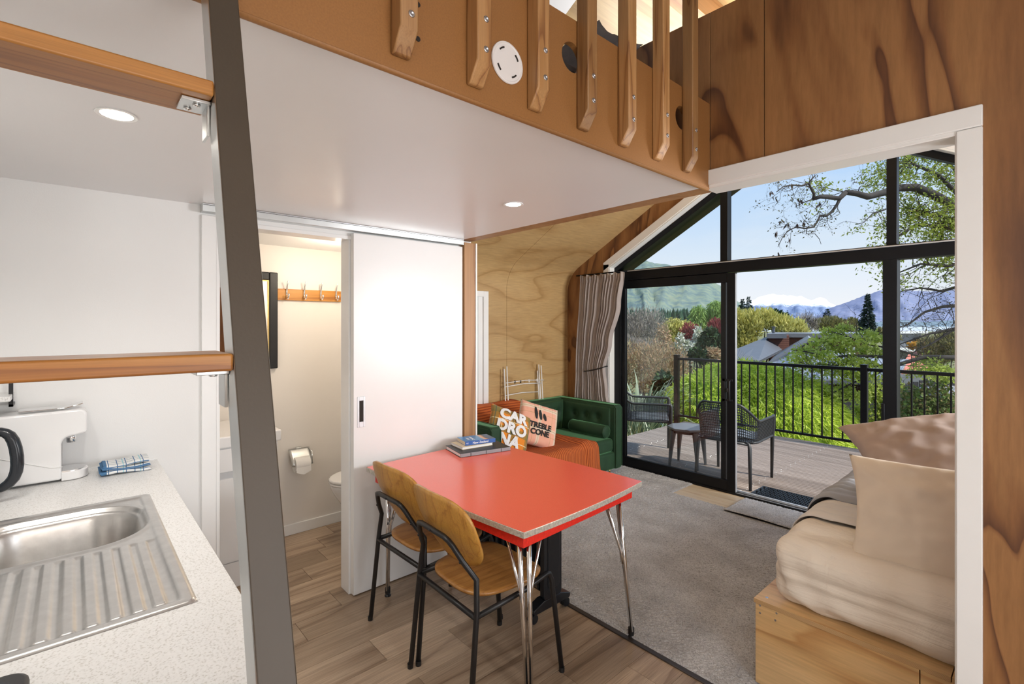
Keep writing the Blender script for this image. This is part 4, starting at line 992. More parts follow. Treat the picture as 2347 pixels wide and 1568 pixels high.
plaid('plaid_pink', (.80, .40, .28), [(0, .19, .16, .03, (.74, .64, .50), .75), (1, .19, .16, .06, (.74, .64, .50), .75), (0, .19, .022, .015, (.42, .30, .10), .8), (1, .19, .022, .045, (.42, .30, .10), .8), (0, .19, .022, .075, (.42, .30, .10), .6), (1, .19, .022, .105, (.42, .30, .10), .6)])
def pillow_fn(w, h, th, pinch=.16, seed=0, wr=.006, ex=.42):
    def prof(a): return max(0, 1 - a * a) ** ex
    def fn(a, b2, s):
        x = w / 2 * a * (1 - pinch * .35 * (1 - b2 * b2)) if True else 0
        k = 1 - pinch * .5 * (1 - b2 * b2) * abs(a) ** 4; k2 = 1 - pinch * .5 * (1 - a * a) * abs(b2) ** 4
        x, y = w / 2 * a * k, h / 2 * b2 * k2
        z = s * th / 2 * prof(a) * prof(b2)
        z += s * wr * (noise.noise(Vector((a * 3 + seed, b2 * 3, seed * 1.7 + s))) + .6 * noise.noise(Vector((a * 8 + seed, b2 * 5, seed + 9)))) * min(1, 3 * prof(a) * prof(b2))
        return Vector((x, y, z))
    return fn
def pillow(name, label, cat, w, h, th, mat, M, n=34, group=None, mesh='cover', **k):
    t_ = thing(name, label, cat, group=group); t_.matrix_world = M
    fn = pillow_fn(w, h, th, **k); mb = MB()
    for s in (1, -1): mb.grid(lambda u, v: fn(2 * u - 1, 2 * v - 1, s), n, n)
    o = mb.build(mesh, mat, t_, smooth=True)
    bm = bmesh.new(); bm.from_mesh(o.data); bmesh.ops.remove_doubles(bm, verts=bm.verts, dist=.0004); bmesh.ops.recalc_face_normals(bm, faces=bm.faces); bm.to_mesh(o.data); bm.free()
    for p in o.data.polygons: p.use_smooth = True
    return t_, fn
def frame_M(c, right, up, roll=0):
    r_ = Vector(right).normalized(); u_ = Vector(up); u_ = (u_ - r_ * u_.dot(r_)).normalized(); n_ = r_.cross(u_)
    M = Matrix(((r_.x, u_.x, n_.x, c[0]), (r_.y, u_.y, n_.y, c[1]), (r_.z, u_.z, n_.z, c[2]), (0, 0, 0, 1)))
    return M @ Matrix.Rotation(roll, 4, 'Z')
def letters(parent, fn, w, h, lines, size, mat, bold, ext=.004, dy=0, sp=1, lead=1):
    y = (len(lines) - 1) / 2 * size * lead + dy
    for s_ in lines:
        o = text(s_, size, mat, parent, Matrix.Identity(4), ext=ext, bold=bold, sp=sp)
        bm = bmesh.new(); bm.from_mesh(o.data)
        bmesh.ops.triangulate(bm, faces=bm.faces)
        for _ in range(2): bmesh.ops.subdivide_edges(bm, edges=[e for e in bm.edges if e.calc_length() > .02], cuts=1)
        for v_ in bm.verts:
            X, Y, Zt = v_.co.x, v_.co.y + y, v_.co.z
            a, b2 = max(-.98, min(.98, 2 * X / w)), max(-.98, min(.98, 2 * Y / h))
            v_.co = Vector((X, Y, fn(a, b2, 1).z + .004 + Zt + ext))
        bm.to_mesh(o.data); bm.free(); y -= size * lead
plain('fleece_white', (.86, .86, .87), 1, var=.05, scale=200, bmp=.3, bscale=400)
right = Vector((.13, .99, 0))
cA, fA = pillow('scatter_cushion', 'orange plaid cushion reading CARDRONA on the sofa', 'cushion', .42, .40, .15, 'plaid_orange', frame_M(atX(1165, 988, -3.25), (.26, .965, 0), (-.42, .1, .9), -.42), pinch=.2, seed=2)
letters(cA, fA, .42, .40, ['CAR', 'DRO', 'NA'], .132, 'fleece_white', .0065, dy=.0, lead=.86)
cB, fB = pillow('scatter_cushion', 'pink plaid cushion reading TREBLE CONE on the sofa', 'cushion', .40, .40, .15, 'plaid_pink', frame_M(atX(1231, 975, -3.22), (.22, .975, 0), (-.36, .1, .93), -.36), pinch=.1, seed=5, ex=.3)
letters(cB, fB, .40, .40, ['TREBLE', 'CONE'], .068, 'ink_black', .0028, ext=.0008, dy=-.055, lead=.9)
for i, (hh, x) in enumerate(((.11, -.055), (.09, -.01), (.065, .035))):
    mb = MB(); pts = [(x - .012 + .018 * (q / 6) ** 1.5, .035 + hh * (1 - q / 6)) for q in range(7)]
    for q in range(6):
        (xa, ya), (xb, yb) = pts[q], pts[q + 1]; wq = .012 * math.sin(math.pi * (q + .35) / 7) + .004; wq2 = .012 * math.sin(math.pi * (q + 1.35) / 7) + .004
        mb.add([(xa - wq, ya, fB(2 * xa / .4, 2 * ya / .4, 1).z + .005), (xa + wq, ya, fB(2 * xa / .4, 2 * ya / .4, 1).z + .005), (xb + wq2, yb, fB(2 * xb / .4, 2 * yb / .4, 1).z + .005), (xb - wq2, yb, fB(2 * xb / .4, 2 * yb / .4, 1).z + .005)], [(0, 1, 2, 3)])
    mb.build('logo_stroke', 'ink_black', cB)

# ================================================================== curtain
plain('curtain_cloth', (.36, .315, .295), .9, var=.06, scale=14, sheen=.2)
cu = thing('curtain', 'mauve-grey pleated curtain tied back beside the glass door', 'curtain', (-3.3, 4.17, 0))
def lerp_tab(tab, z):
    for (z0, a), (z1, b2) in zip(tab, tab[1:]):
        if z0 >= z >= z1: k = (z0 - z) / (z0 - z1); k = k * k * (3 - 2 * k); return a + (b2 - a) * k
    return tab[-1][1]
LE = [(2.02, -3.545), (1.0, -3.60), (.015, -3.66)]; RI = [(2.02, -2.965), (1.7, -3.015), (1.3, -3.13), (1.02, -3.215), (.8, -3.185), (.6, -3.15), (.015, -3.12)]
def curt(u, v):
    z = 2.02 - v * 2.004
    a, b2 = lerp_tab(LE, z), lerp_tab(RI, z); tie = math.exp(-((z - 1.02) / .25) ** 2)
    uu = u; x = a + (b2 - a) * uu
    ph = 2 * math.pi * uu * 13
    amp = .020 * (1 - .35 * tie) * (.5 if z > 1.93 else 1)
    y = amp * math.sin(ph + .8 * math.sin(uu * 9)) + .010 * math.sin(ph * 2.3 + z * 2) + .008 * noise.noise(Vector((uu * 7, z * 1.5, 1)))
    if z > 1.97: y += .006 * math.sin(ph * 3)
    x += .008 * math.sin(ph * 1.0 + 1.2)
    return Vector((x + 3.3, y, z + (.012 * math.sin(ph * .5) if v == 0 else 0)))
MB().grid(curt, 260, 60).build('cloth', 'curtain_cloth', cu, smooth=True, solid=.002)
MB().tube([(-.165 + .02, -.04, .985), (-.06, -.045, 1.0), (.06, -.035, 1.03), (.10, .0, 1.05), (.09, .05, 1.05)], .0065, 8).build('tie_band', 'black_paint', cu, smooth=True)
MB().lathe([(0, -.011), (.011, 0), (0, .011)], 10, cap=False, M=T(-.145, -.045, .985)).build('tie_knob', 'black_paint', cu, smooth=True)
tag(MB().tube([(-3.62, 4.20, 2.035), (-2.95, 4.20, 2.035)], .008, 8).build('curtain_track', 'black_alu', smooth=True), 'slim black curtain track above the mauve-grey curtain', 'curtain track')

# ================================================================== clothes airer
ar = thing('clothes_airer', 'folded white wire clothes airer leaning behind the green sofa', 'clothes airer', (-3.72, 3.48, 0))
plain('white_wire', (.82, .82, .80), .35)
def A_(px, py): p = atX(px, py, -3.735); return Vector((-.015, p.y - 3.48, p.z))
for (pa, pb, zt) in (((1157, 846), (1155, 915), 0), ((1163, 840), (1161, 915), 0), ((1236, 850), (1236, 910), 0), ((1243, 838), (1246, 910), 0), ((1239, 836), (1240, 910), 0)):
    a = A_(*pa); b2 = a.copy(); b2.z = .016; b2.x = .04; a.x = -.045 + .01 * ((pa[0]) % 3); MB().tube([b2, a], .0065, 8).build('upright', 'white_wire', ar, smooth=True)
for (pa, pb) in (((1159, 878), (1246, 871)), ((1157, 887), (1240, 878)), ((1157, 907), (1236, 898))):
    MB().tube([A_(*pa), (A_(*pa) + A_(*pb)) / 2 + Vector((0, 0, .012)), A_(*pb)], .0048, 8).build('crossbar', 'white_wire', ar, smooth=True)
for i, px in enumerate((1180, 1193, 1212, 1230)):
    p = A_(px, 876.5 - (px - 1160) * .08); MB().box((p.x - .006, p.y - .004, p.z - .018), (p.x + .008, p.y + .004, p.z + .012)).build('clip', 'black_paint' if i < 2 else 'white_wire', ar, bevel=.001)

# ================================================================== bed
be = thing('platform_bed', 'plywood platform bed with exposed ply edge and screws', 'bed', (0, 2.115, 0))
BX0 = -.85
m, t, b = new_mat('ply_edge'); MATS['ply_edge'] = m
v = coords(t, (1, 1, 1)); wv = N(t, 'ShaderNodeTexWave', Scale=110, Distortion=.5, Detail=1); wv.bands_direction = 'Z'; L(t, v, wv.inputs[0])
r = rampn(t, wv.outputs[1], [(0, (.20, .10, .045)), (.4, (.55, .34, .15)), (1, (.62, .40, .19))]); L(t, r.outputs[0], b.inputs['Base Color']); b.inputs['Roughness'].default_value = .5
def ply_top(mb): mb.m[1] = 1; return mb
MB().box((BX0, 0, .0135), (-.32, .018, .342)).build('front_panel', 'ply_bed', be, bevel=.001)
MB().box((-.317, 0, .0135), (1.04, .018, .342)).build('front_panel', 'ply_bed', be, bevel=.001)
MB().box((BX0, .018, .0135), (BX0 + .018, 1.86, .342)).build('side_panel', 'ply_bed', be, bevel=.001)
ply_top(MB().box((BX0 - .006, -.003, .342), (-.24, 1.86, .360))).build('platform_sheet', ['ply_edge', 'ply_bed'], be, bevel=.0008)
ply_top(MB().box((-.237, -.003, .342), (1.04, 1.86, .360))).build('platform_sheet', ['ply_edge', 'ply_bed'], be, bevel=.0008)
for (px, py) in ((1742, 1388), (1742, 1405), (1780, 1406), (1777, 1422)):
    p = atY(px, py, 2.115); MB().lathe([(0, 0), (.0042, 0), (.0042, .0008), (.002, .0012), (0, .0006)], 10, cap=False, M=T(p.x, -.0002, p.z) @ Matrix.Rotation(math.pi / 2, 4, 'X')).build('screw', 'steel_screw', be)
MB().lathe([(0, .0008), (.006, .0008), (.0065, 0)], 10, cap=False, M=T(BX0 + .03, .04, .36)).build('screw', 'steel_screw', be)
m, t, b = new_mat('sheet_beige'); MATS['sheet_beige'] = m          # cotton with pulled creases
b.inputs['Base Color'].default_value = (.76, .67, .56, 1); b.inputs['Roughness'].default_value = .9; b.inputs['Sheen Weight'].default_value = .15
v = coords(t, (2.2, 2.2, 26), (0, .12, 0)); n = N(t, 'ShaderNodeTexNoise', Scale=1, Detail=5, Distortion=.5); L(t, v, n.inputs[0])
v2 = coords(t, (9, 14, 3), (0, 0, .5)); n2 = N(t, 'ShaderNodeTexNoise', Scale=1, Detail=6, Distortion=1.2); L(t, v2, n2.inputs[0])
ad = N(t, 'ShaderNodeMath', operation='ADD'); L(t, n.outputs[0], ad.inputs[0]); L(t, n2.outputs[0], ad.inputs[1]); bump(t, b, ad.outputs[0], .55, .02)
plain('sheet_white', (.72, .68, .64), .9, var=.04, scale=5, sheen=.15)
plain('duvet_grey', (.36, .37, .40), .9, var=.08, scale=9, sheen=.2)
plain('pillow_beige', (.77, .66, .53), .9, var=.03, scale=4, sheen=.15, bmp=.08, bscale=260)
plain('pillow_mauve', (.46, .365, .32), .95, var=.05, scale=4, sheen=.1, spec=.2)
plain('pillow_cream', (.72, .68, .60), .95, var=.06, scale=60, bmp=.4, bscale=90)
ma = thing('mattress', 'mattress in a creased beige fitted sheet on the ply bed base', 'mattress', (0, 2.115, .3605))
def mattress_fn(x0, x1, y0, y1, z0, z1, r, wr, seed):
    cx_, cy_, cz_ = (x0 + x1) / 2, (y0 + y1) / 2, (z0 + z1) / 2; hx, hy, hz = (x1 - x0) / 2, (y1 - y0) / 2, (z1 - z0) / 2
    def fn(d):
        d = Vector(d); k = 1 / max(abs(d.x) / hx, abs(d.y) / hy, abs(d.z) / hz); p = d * k
        q = Vector((max(-hx + r, min(hx - r, p.x)), max(-hy + r, min(hy - r, p.y)), max(-hz + r, min(hz - r, p.z))))
        nv = p - q; nv = nv.normalized() if nv.length > 1e-6 else Vector((0, 0, 1)); s = q + nv * r
        side = 1 - abs(nv.z)
        w = noise.noise(Vector((s.x * 1.6 + seed, s.y * 1.6, s.z * 26))) * side * wr + noise.noise(Vector((s.x * 9 + s.z * 10, s.y * 9, s.z * 12 + seed))) * wr * .55
        w += (noise.noise(Vector((s.x * 3 + 6 * s.y + seed, s.y * 14, 2))) * wr * .8) * (1 - side)
        corner = max(0, 1 - (abs(s.x - (-hx)) + abs(s.y + hy)) / .35); w += corner * .5 * wr * math.sin(40 * (s.x - s.y) + 30 * s.z)
        return Vector((cx_, cy_, cz_)) + s + nv * w
    return fn
def cube_sphere(fn, n, mb, hx, hy, hz):
    for ax in range(3):
        for sg in (-1, 1):
            def f(u, v, ax=ax, sg=sg):
                a, b2 = 2 * u - 1, 2 * v - 1; d = [0, 0, 0]; d[ax] = sg; d[(ax + 1) % 3] = a; d[(ax + 2) % 3] = b2
                return fn((d[0] * hx, d[1] * hy, d[2] * hz))
            mb.grid(f, n[(ax + 1) % 3], n[(ax + 2) % 3])
mf = mattress_fn(-.805, 1.03, .018, 1.82, .0, .275, .085, .012, 3.1)
mb = MB(); cube_sphere(mf, (150, 150, 40), mb, .9175, .901, .1375); o = mb.build('fitted_sheet', 'sheet_beige', ma, smooth=True)
def weld(o):
    bm = bmesh.new(); bm.from_mesh(o.data); bmesh.ops.remove_doubles(bm, verts=bm.verts, dist=.0003); bmesh.ops.recalc_face_normals(bm, faces=bm.faces); bm.to_mesh(o.data); bm.free()
    for p in o.data.polygons: p.use_smooth = True
weld(o)
def over_bed(name, label, cat, y0, y1, mat, lift, amp, fr, hang, part, seed=0, nx=120, ny=50):
    t_ = thing(name, label, cat, (0, 2.115, .3605))
    def fn(u, v):
        s = u * (hang + 1.3); y = y0 + (y1 - y0) * v - .12 * v * max(0, (s - hang) * .0)
        R = .10; top = .275 + lift
        if s < hang - .05: x, z = -.805 - lift, top - R - (hang - .05 - s)
        else:
            q = s - (hang - .05); a = min(q / R, math.pi / 2); x = -.805 - lift + R * (1 - math.cos(a)) + max(0, q - R * math.pi / 2); z = top - R + R * math.sin(a)
        w = amp * (abs(math.sin(v * fr + 2.2 * noise.noise(Vector((x * 4, y * 5, seed))))) - .3) + amp * .8 * noise.noise(Vector((x * 11, y * 11, seed)))
        e_ = min(1, 12 * v, 12 * (1 - v)); 
        nx_ = -1 if s < hang - .05 else -max(0, math.cos(min((s - hang + .05) / R, math.pi / 2)))
        return Vector((x + nx_ * (w + .004), y + .006 * noise.noise(Vector((x * 8, 0, seed + v * 3))), z + (1 + nx_) * (max(w, -.004) + .004 + .012 * e_)))
    MB().grid(fn, nx, ny).build(part, mat, t_, smooth=True, solid=.004); return t_
over_bed('duvet', 'grey puckered duvet cover over the far side of the bed', 'duvet', .56, 1.72, 'duvet_grey', .028, .016, 46, .20, 'cover', 4, 130, 150)
over_bed('top_sheet', 'pale turned-down sheet band across the mattress below the duvet', 'sheet', .33, .62, 'sheet_white', .012, .006, 14, .12, 'cloth', 9)
zb = .3605 + .275
pillow('bed_pillow', 'upright beige cotton pillow standing on the mattress', 'pillow', .76, .42, .17, 'pillow_beige', frame_M((-.19, 2.335, zb + .150), (1, .06, -.03), (-.02, .34, .94), .08), n=60, pinch=.15, seed=11, wr=.011, ex=.36)
pillow('bed_pillow', 'mauve pillow lying flat beneath a tilted mauve pillow on the bed', 'pillow', .74, .46, .17, 'pillow_mauve', frame_M((-.18, 2.80, zb + .115), (1, .02, 0), (0, 1, .06)), n=44, pinch=.2, seed=17, wr=.010, ex=.36)
pillow('bed_pillow', 'tilted mauve pillow lying on top of the other bed pillows', 'pillow', .82, .52, .20, 'pillow_mauve', frame_M((-.27, 2.80, .955), (1, .03, .02), (-.02, .80, .4), .40), n=60, pinch=.26, seed=23, wr=.016, ex=.40)
pillow('scatter_cushion', 'small cream textured cushion tucked beside the mauve bed pillows', 'cushion', .26, .24, .10, 'pillow_cream', frame_M((-.185, 2.535, zb + .19), (1, .1, .2), (-.1, .5, .85), .1), n=26, seed=31, wr=.008)
# loft pillow whose corner shows over the fascia
pillow('loft_pillow', 'grey pillow whose corner peeks above the loft fascia', 'pillow', .40, .32, .12, 'grey_fabric', frame_M((-1.30, 1.53, 2.545), (.93, .35, .12), (-.3, .35, .9), .60), n=30, pinch=.3, seed=41, wr=.012)

# ================================================================== things on the deck
plain('resin_grey', (.035, .038, .042), .42, var=.08); plain('resin_top', (.13, .14, .15), .28, var=.05)
def perforated(fn, nu, nv, mb, k=.62):
    for j in range(nv):
        for i in range(nu):
            u0, u1, v0, v1 = i / nu, (i + 1) / nu, j / nv, (j + 1) / nv; um, vm = (u0 + u1) / 2, (v0 + v1) / 2; a, b2 = (u1 - u0) / 2 * k, (v1 - v0) / 2 * k
            P_ = [fn(u0, v0), fn(u1, v0), fn(u1, v1), fn(u0, v1), fn(um - a, vm - b2), fn(um + a, vm - b2), fn(um + a, vm + b2), fn(um - a, vm + b2)]
            mb.add(P_, [(0, 1, 5, 4), (1, 2, 6, 5), (2, 3, 7, 6), (3, 0, 4, 7)])
    return mb
def deck_chair(label):
    c = thing('deck_chair', label, 'chair', group='perforated resin deck chairs')
    hw, dp = .275, .26
    def plan(s, flare=1.0):              # s 0..1 around the U: left arm front -> back -> right arm front
        r = .11; segs = [dp * 2 - r, r * math.pi / 2, 2 * hw - 2 * r, r * math.pi / 2, dp * 2 - r]; tot = sum(segs); d = s * tot
        w = hw * flare
        if d < segs[0]: return Vector((-w, dp - d, 0))
        d -= segs[0]
        if d < segs[1]: a = d / r; return Vector((-w + r - r * math.cos(a), -dp + r - r * math.sin(a), 0))
        d -= segs[1]
        if d < segs[2]: return Vector((-w + r + d * (w - r) / (hw - r), -dp, 0))
        d -= segs[2]
        if d < segs[3]: a = d / r; return Vector((w - r + r * math.sin(a), -dp + r - r * math.cos(a), 0))
        d -= segs[3]; return Vector((w, -dp + r + d, 0))
    def top(s): return .625 + .165 * ss(.27, .40, s) * ss(.73, .60, s)
    def wall(s, v):
        p = plan(s); z0 = .425; z = z0 + (top(s) - z0) * v; bk = ss(.25, .42, s) * ss(.75, .58, s)
        return Vector((p.x * (1 + .05 * v), p.y - .075 * bk * v * v - .02 * bk * v + .02, z))
    perforated(wall, 84, 14, MB(), .72).build('net_shell', 'resin_grey', c, solid=.007)
    MB().tube([wall(i / 64, 1) for i in range(65)], .012, 8).build('top_rim', 'resin_grey', c, smooth=True)
    MB().tube([wall(i / 64, 0) for i in range(65)] , .012, 8).build('seat_rim', 'resin_grey', c, smooth=True)
    def seat(u, v): return Vector(((2 * u - 1) * .262, -.235 + .50 * v, .432 - .018 * math.sin(math.pi * u) * math.sin(math.pi * v)))
    perforated(seat, 24, 5, MB(), .6).build('seat_net', 'resin_grey', c, solid=.007)
    MB().grid(lambda u, v: Vector(((2 * u - 1) * .25, -.11 + .37 * v, .436 - .016 * math.sin(math.pi * u) * math.sin(math.pi * v))), 12, 8).build('seat', 'resin_top', c, smooth=True, solid=.01)
    for s in (-1, 1):
        MB().tube([(s * .285, .275, .635), (s * .283, .285, .60), (s * .272, .282, .42), (s * .268, .275, .002)], [.014, .018, .019, .013], 10).build('front_leg', 'resin_grey', c, smooth=True)
        MB().tube([(s * .20, -.255, .43), (s * .235, -.26, .415), (s * .245, -.27, .38), (s * .262, -.305, .002)], [.013, .016, .018, .013], 10).build('back_leg', 'resin_grey', c, smooth=True)
    MB().tube([(-.235, -.262, .415), (.235, -.262, .415)], .012, 8).build('rear_rail', 'resin_grey', c, smooth=True)
    return c
d1 = deck_chair('dark grey perforated deck chair with its back to the glass door'); d1.location = (-2.205, 4.965, ZD); d1.rotation_euler.z = .06
d2 = copy_tree(d1); d2['label'] = 'dark grey perforated deck chair facing the small side table'; d2.location = (-3.36, 5.16, ZD); d2.rotation_euler.z = math.radians(-57)
st = thing('deck_side_table', 'low dark grey octagonal side table between the deck chairs', 'side table', (-2.735, 5.02, ZD), .2)
oc = [(.215 * math.cos(math.pi / 8 + math.pi / 4 * i), .215 * math.sin(math.pi / 8 + math.pi / 4 * i)) for i in range(8)]
MB().prism(oc, 2, .40, .425).build('top', 'resin_top', st, bevel=.006)
MB().prism([(x * .9, y * .9) for x, y in oc], 2, .37, .40).build('skirt', 'resin_grey', st)
for a in (45, 135, 225, 315):
    ca, sa = math.cos(math.radians(a)), math.sin(math.radians(a)); MB().tube([(.165 * ca, .165 * sa, .39), (.19 * ca, .19 * sa, .2), (.21 * ca, .21 * sa, .002)], [.070, .048, .026], 8, flat=.4).build('leg', 'resin_grey', st, auto=40)
dmat = thing('rubber_doormat', 'black rubber honeycomb doormat on the deck outside the door', 'doormat', (-1.46, 4.735, ZD))
rb = MB()
for j in range(6):
    for i in range(20):
        x, y = -.39 + .04 * i + (.02 if j % 2 else 0), -.105 + .042 * j
        pts = [(x + .021 * math.cos(math.pi / 3 * k), y + .021 * math.sin(math.pi / 3 * k)) for k in range(6)]
        for k in range(6):
            (xa, ya), (xb, yb) = pts[k], pts[(k + 1) % 6]; rb.box((min(xa, xb) - .003, min(ya, yb) - .003, .0005), (max(xa, xb) + .003, max(ya, yb) + .003, .016))
tag(rb.build('honeycomb', 'black_paint', dmat), kind='stuff')
fr_ = MB(); fr_.box((-.43, -.14, .0005), (.43, -.128, .014)); fr_.box((-.43, .128, .0005), (.43, .14, .014)); fr_.box((-.43, -.128, .0005), (-.418, .128, .014)); fr_.box((.418, -.128, .0005), (.43, .128, .014)); fr_.build('rim', 'black_paint', dmat)
# ================================================================== outdoors
def fast_mesh(name, verts, faces4, mat, parent=None, tris=False):
    me = bpy.data.meshes.new(name); verts = np.asarray(verts, dtype=np.float32); f = np.asarray(faces4, dtype=np.int32); k = f.shape[1]
    me.vertices.add(len(verts)); me.vertices.foreach_set('co', verts.ravel())
    me.loops.add(f.size); me.loops.foreach_set('vertex_index', f.ravel()); me.polygons.add(len(f))
    me.polygons.foreach_set('loop_start', np.arange(0, f.size, k, dtype=np.int32)); me.update(calc_edges=True)
    me.materials.append(MATS[mat]); o = bpy.data.objects.new(name, me); link(o, parent); return o
def leaves(name, mat, parent, P_, size, rs, aspect=.5, dirs=None, jit=.35, spread=1.0):
    """one four-cornered leaf at each point; dirs: preferred direction of the blade"""
    n = len(P_); d = rs.normal(size=(n, 3)) if dirs is None else dirs + rs.normal(size=(n, 3)) * jit
    d /= np.linalg.norm(d, axis=1)[:, None] + 1e-9
    s = rs.normal(size=(n, 3)); s -= d * (s * d).sum(1)[:, None]; s /= np.linalg.norm(s, axis=1)[:, None] + 1e-9
    sz = size * (.6 + .8 * rs.rand(n))[:, None]
    V = np.stack([P_, P_ + d * sz * .45 + s * sz * aspect * .5, P_ + d * sz, P_ + d * sz * .45 - s * sz * aspect * .5], 1).reshape(-1, 3)
    F = np.arange(n * 4).reshape(-1, 4); return fast_mesh(name, V, F, mat, parent)
def in_blobs(blobs, n, rs, shell=.55):
    """points in ellipsoids (centre, radii), thicker near the surface"""
    vol = np.array([b[1][0] * b[1][1] * b[1][2] for b in blobs]) ** .75; idx = rs.choice(len(blobs), n, p=vol / vol.sum())
    u = rs.normal(size=(n, 3)); u /= np.linalg.norm(u, axis=1)[:, None]; r = (shell + (1 - shell) * rs.rand(n)) ** 1.0
    r = np.where(rs.rand(n) < .25, rs.rand(n) ** .33, r)
    C_ = np.array([b[0] for b in blobs])[idx]; R_ = np.array([b[1] for b in blobs])[idx]
    return C_ + u * r[:, None] * R_, u
def twig(mb, p, d, length, r, depth, rs, bend=.35, n=3, spread=.7, ends=None, up=0):
    path = [Vector(p)]; dd = Vector(d).normalized()
    for i in range(n):
        dd = (dd + Vector(rs.normal(size=3)) * bend * .5 + Vector((0, 0, up))).normalized(); path.append(path[-1] + dd * length / n)
    mb.tube(path, [r * (1 - .55 * i / n) for i in range(n + 1)], 4 if r < .02 else 6, cap=False)
    if ends is not None: ends.append(path[-1]); ends.append(path[-2])
    if depth > 0:
        for k in range(rs.randint(2, 4)):
            q = path[rs.randint(1, n + 1)]; nd = (dd + Vector(rs.normal(size=3)) * spread).normalized(); twig(mb, q, nd, length * (.5 + .3 * rs.rand()), r * .5, depth - 1, rs, bend, n, spread, ends, up)
plain('bark', (.085, .065, .05), .9, var=.3, scale=6); plain('bark_grey', (.16, .14, .13), .9, var=.3, scale=3); plain('bark_dark', (.035, .03, .028), .9, var=.3, scale=9)
leafy('leaf_maple', [(.50, .62, .06), (.62, .73, .11), (.36, .50, .04), (.74, .80, .24)], trans=.35)
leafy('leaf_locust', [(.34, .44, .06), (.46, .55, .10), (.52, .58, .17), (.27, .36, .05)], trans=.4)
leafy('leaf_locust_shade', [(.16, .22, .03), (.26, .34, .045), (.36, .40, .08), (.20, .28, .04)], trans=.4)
leafy('leaf_yellow', [(.56, .52, .14), (.66, .62, .22), (.46, .46, .12), (.60, .56, .20)], trans=.3)
leafy('leaf_willow', [(.22, .36, .09), (.30, .44, .12), (.26, .38, .12)], trans=.3)
leafy('leaf_olive', [(.20, .20, .075), (.28, .26, .10), (.17, .18, .07), (.30, .24, .11)], trans=.2)
leafy('leaf_red', [(.28, .045, .055), (.36, .09, .09), (.22, .04, .05), (.40, .14, .12)], trans=.25)
leafy('leaf_blossom', [(.72, .72, .66), (.60, .62, .50), (.80, .80, .76), (.38, .44, .24)], trans=.2)
leafy('leaf_dark', [(.025, .06, .025), (.045, .10, .035), (.02, .05, .03), (.07, .12, .04)], trans=.1)
leafy('leaf_spruce', [(.020, .042, .034), (.035, .06, .045), (.015, .03, .025), (.06, .08, .06)], trans=.05)
leafy('leaf_russet', [(.46, .29, .17), (.56, .37, .24), (.42, .35, .20), (.37, .24, .15), (.50, .44, .26)], trans=.2)
leafy('leaf_greybrown', [(.34, .29, .26), (.42, .37, .33), (.30, .27, .24), (.37, .34, .25)], trans=.1)
leafy('leaf_orange', [(.58, .28, .04), (.66, .38, .06), (.50, .22, .03)], trans=.2)
leafy('leaf_bush', [(.10, .19, .045), (.16, .26, .06), (.24, .30, .09), (.30, .22, .10), (.08, .14, .04)], trans=.2)
leafy('leaf_flax', [(.30, .36, .24), (.40, .45, .32), (.22, .28, .16), (.46, .48, .36)], trans=.1, rough=.35)
leafy('leaf_pod', [(.05, .035, .03), (.08, .05, .04), (.06, .045, .04)], trans=.05)

# ---- ground falling away from the deck, lake, mountains
m, t, b = new_mat('ground_grass'); MATS['ground_grass'] = m
v = coords(t); n = N(t, 'ShaderNodeTexNoise', Scale=.35, Detail=8); L(t, v, n.inputs[0]); r = rampn(t, n.outputs[0], [(.3, (.07, .10, .035)), (.5, (.16, .17, .06)), (.7, (.24, .20, .11))]); L(t, r.outputs[0], b.inputs['Base Color']); b.inputs['Roughness'].default_value = .95
def gz(d): return -1.25 - 13.0 * (1 - math.exp(-max(0, d - 9) / 75))
gm = MB(); ds_ = [2.5, 5, 7, 9, 12, 16, 22, 30, 42, 60, 90, 140, 220, 360, 600, 1000]
def gfn(u, v):
    d = ds_[int(round(v * (len(ds_) - 1)))]; r = (u * 2 - .72) * d * 1.7 + (u - .5) * 10
    p = CAM + FW * (d + 3) + RT * r; p.z = gz(d) + .25 * noise.noise(Vector((p.x * .15, p.y * .15, 0))) * min(1, d / 12); return p
gm.grid(gfn, 60, len(ds_)); g_ = struct(gm.build('ground', 'ground_grass', smooth=True))
plain('lake_water', (.62, .70, .76), .25, var=.05, scale=.01)
lk = MB(); c0 = [CAM + FW * d + RT * r for d, r in ((700, -600), (700, 2600), (4200, 5200), (4200, -600))]; lk.add([(p.x, p.y, -14.6) for p in c0], [(0, 1, 2, 3)])
struct(lk.build('lake', 'lake_water'))
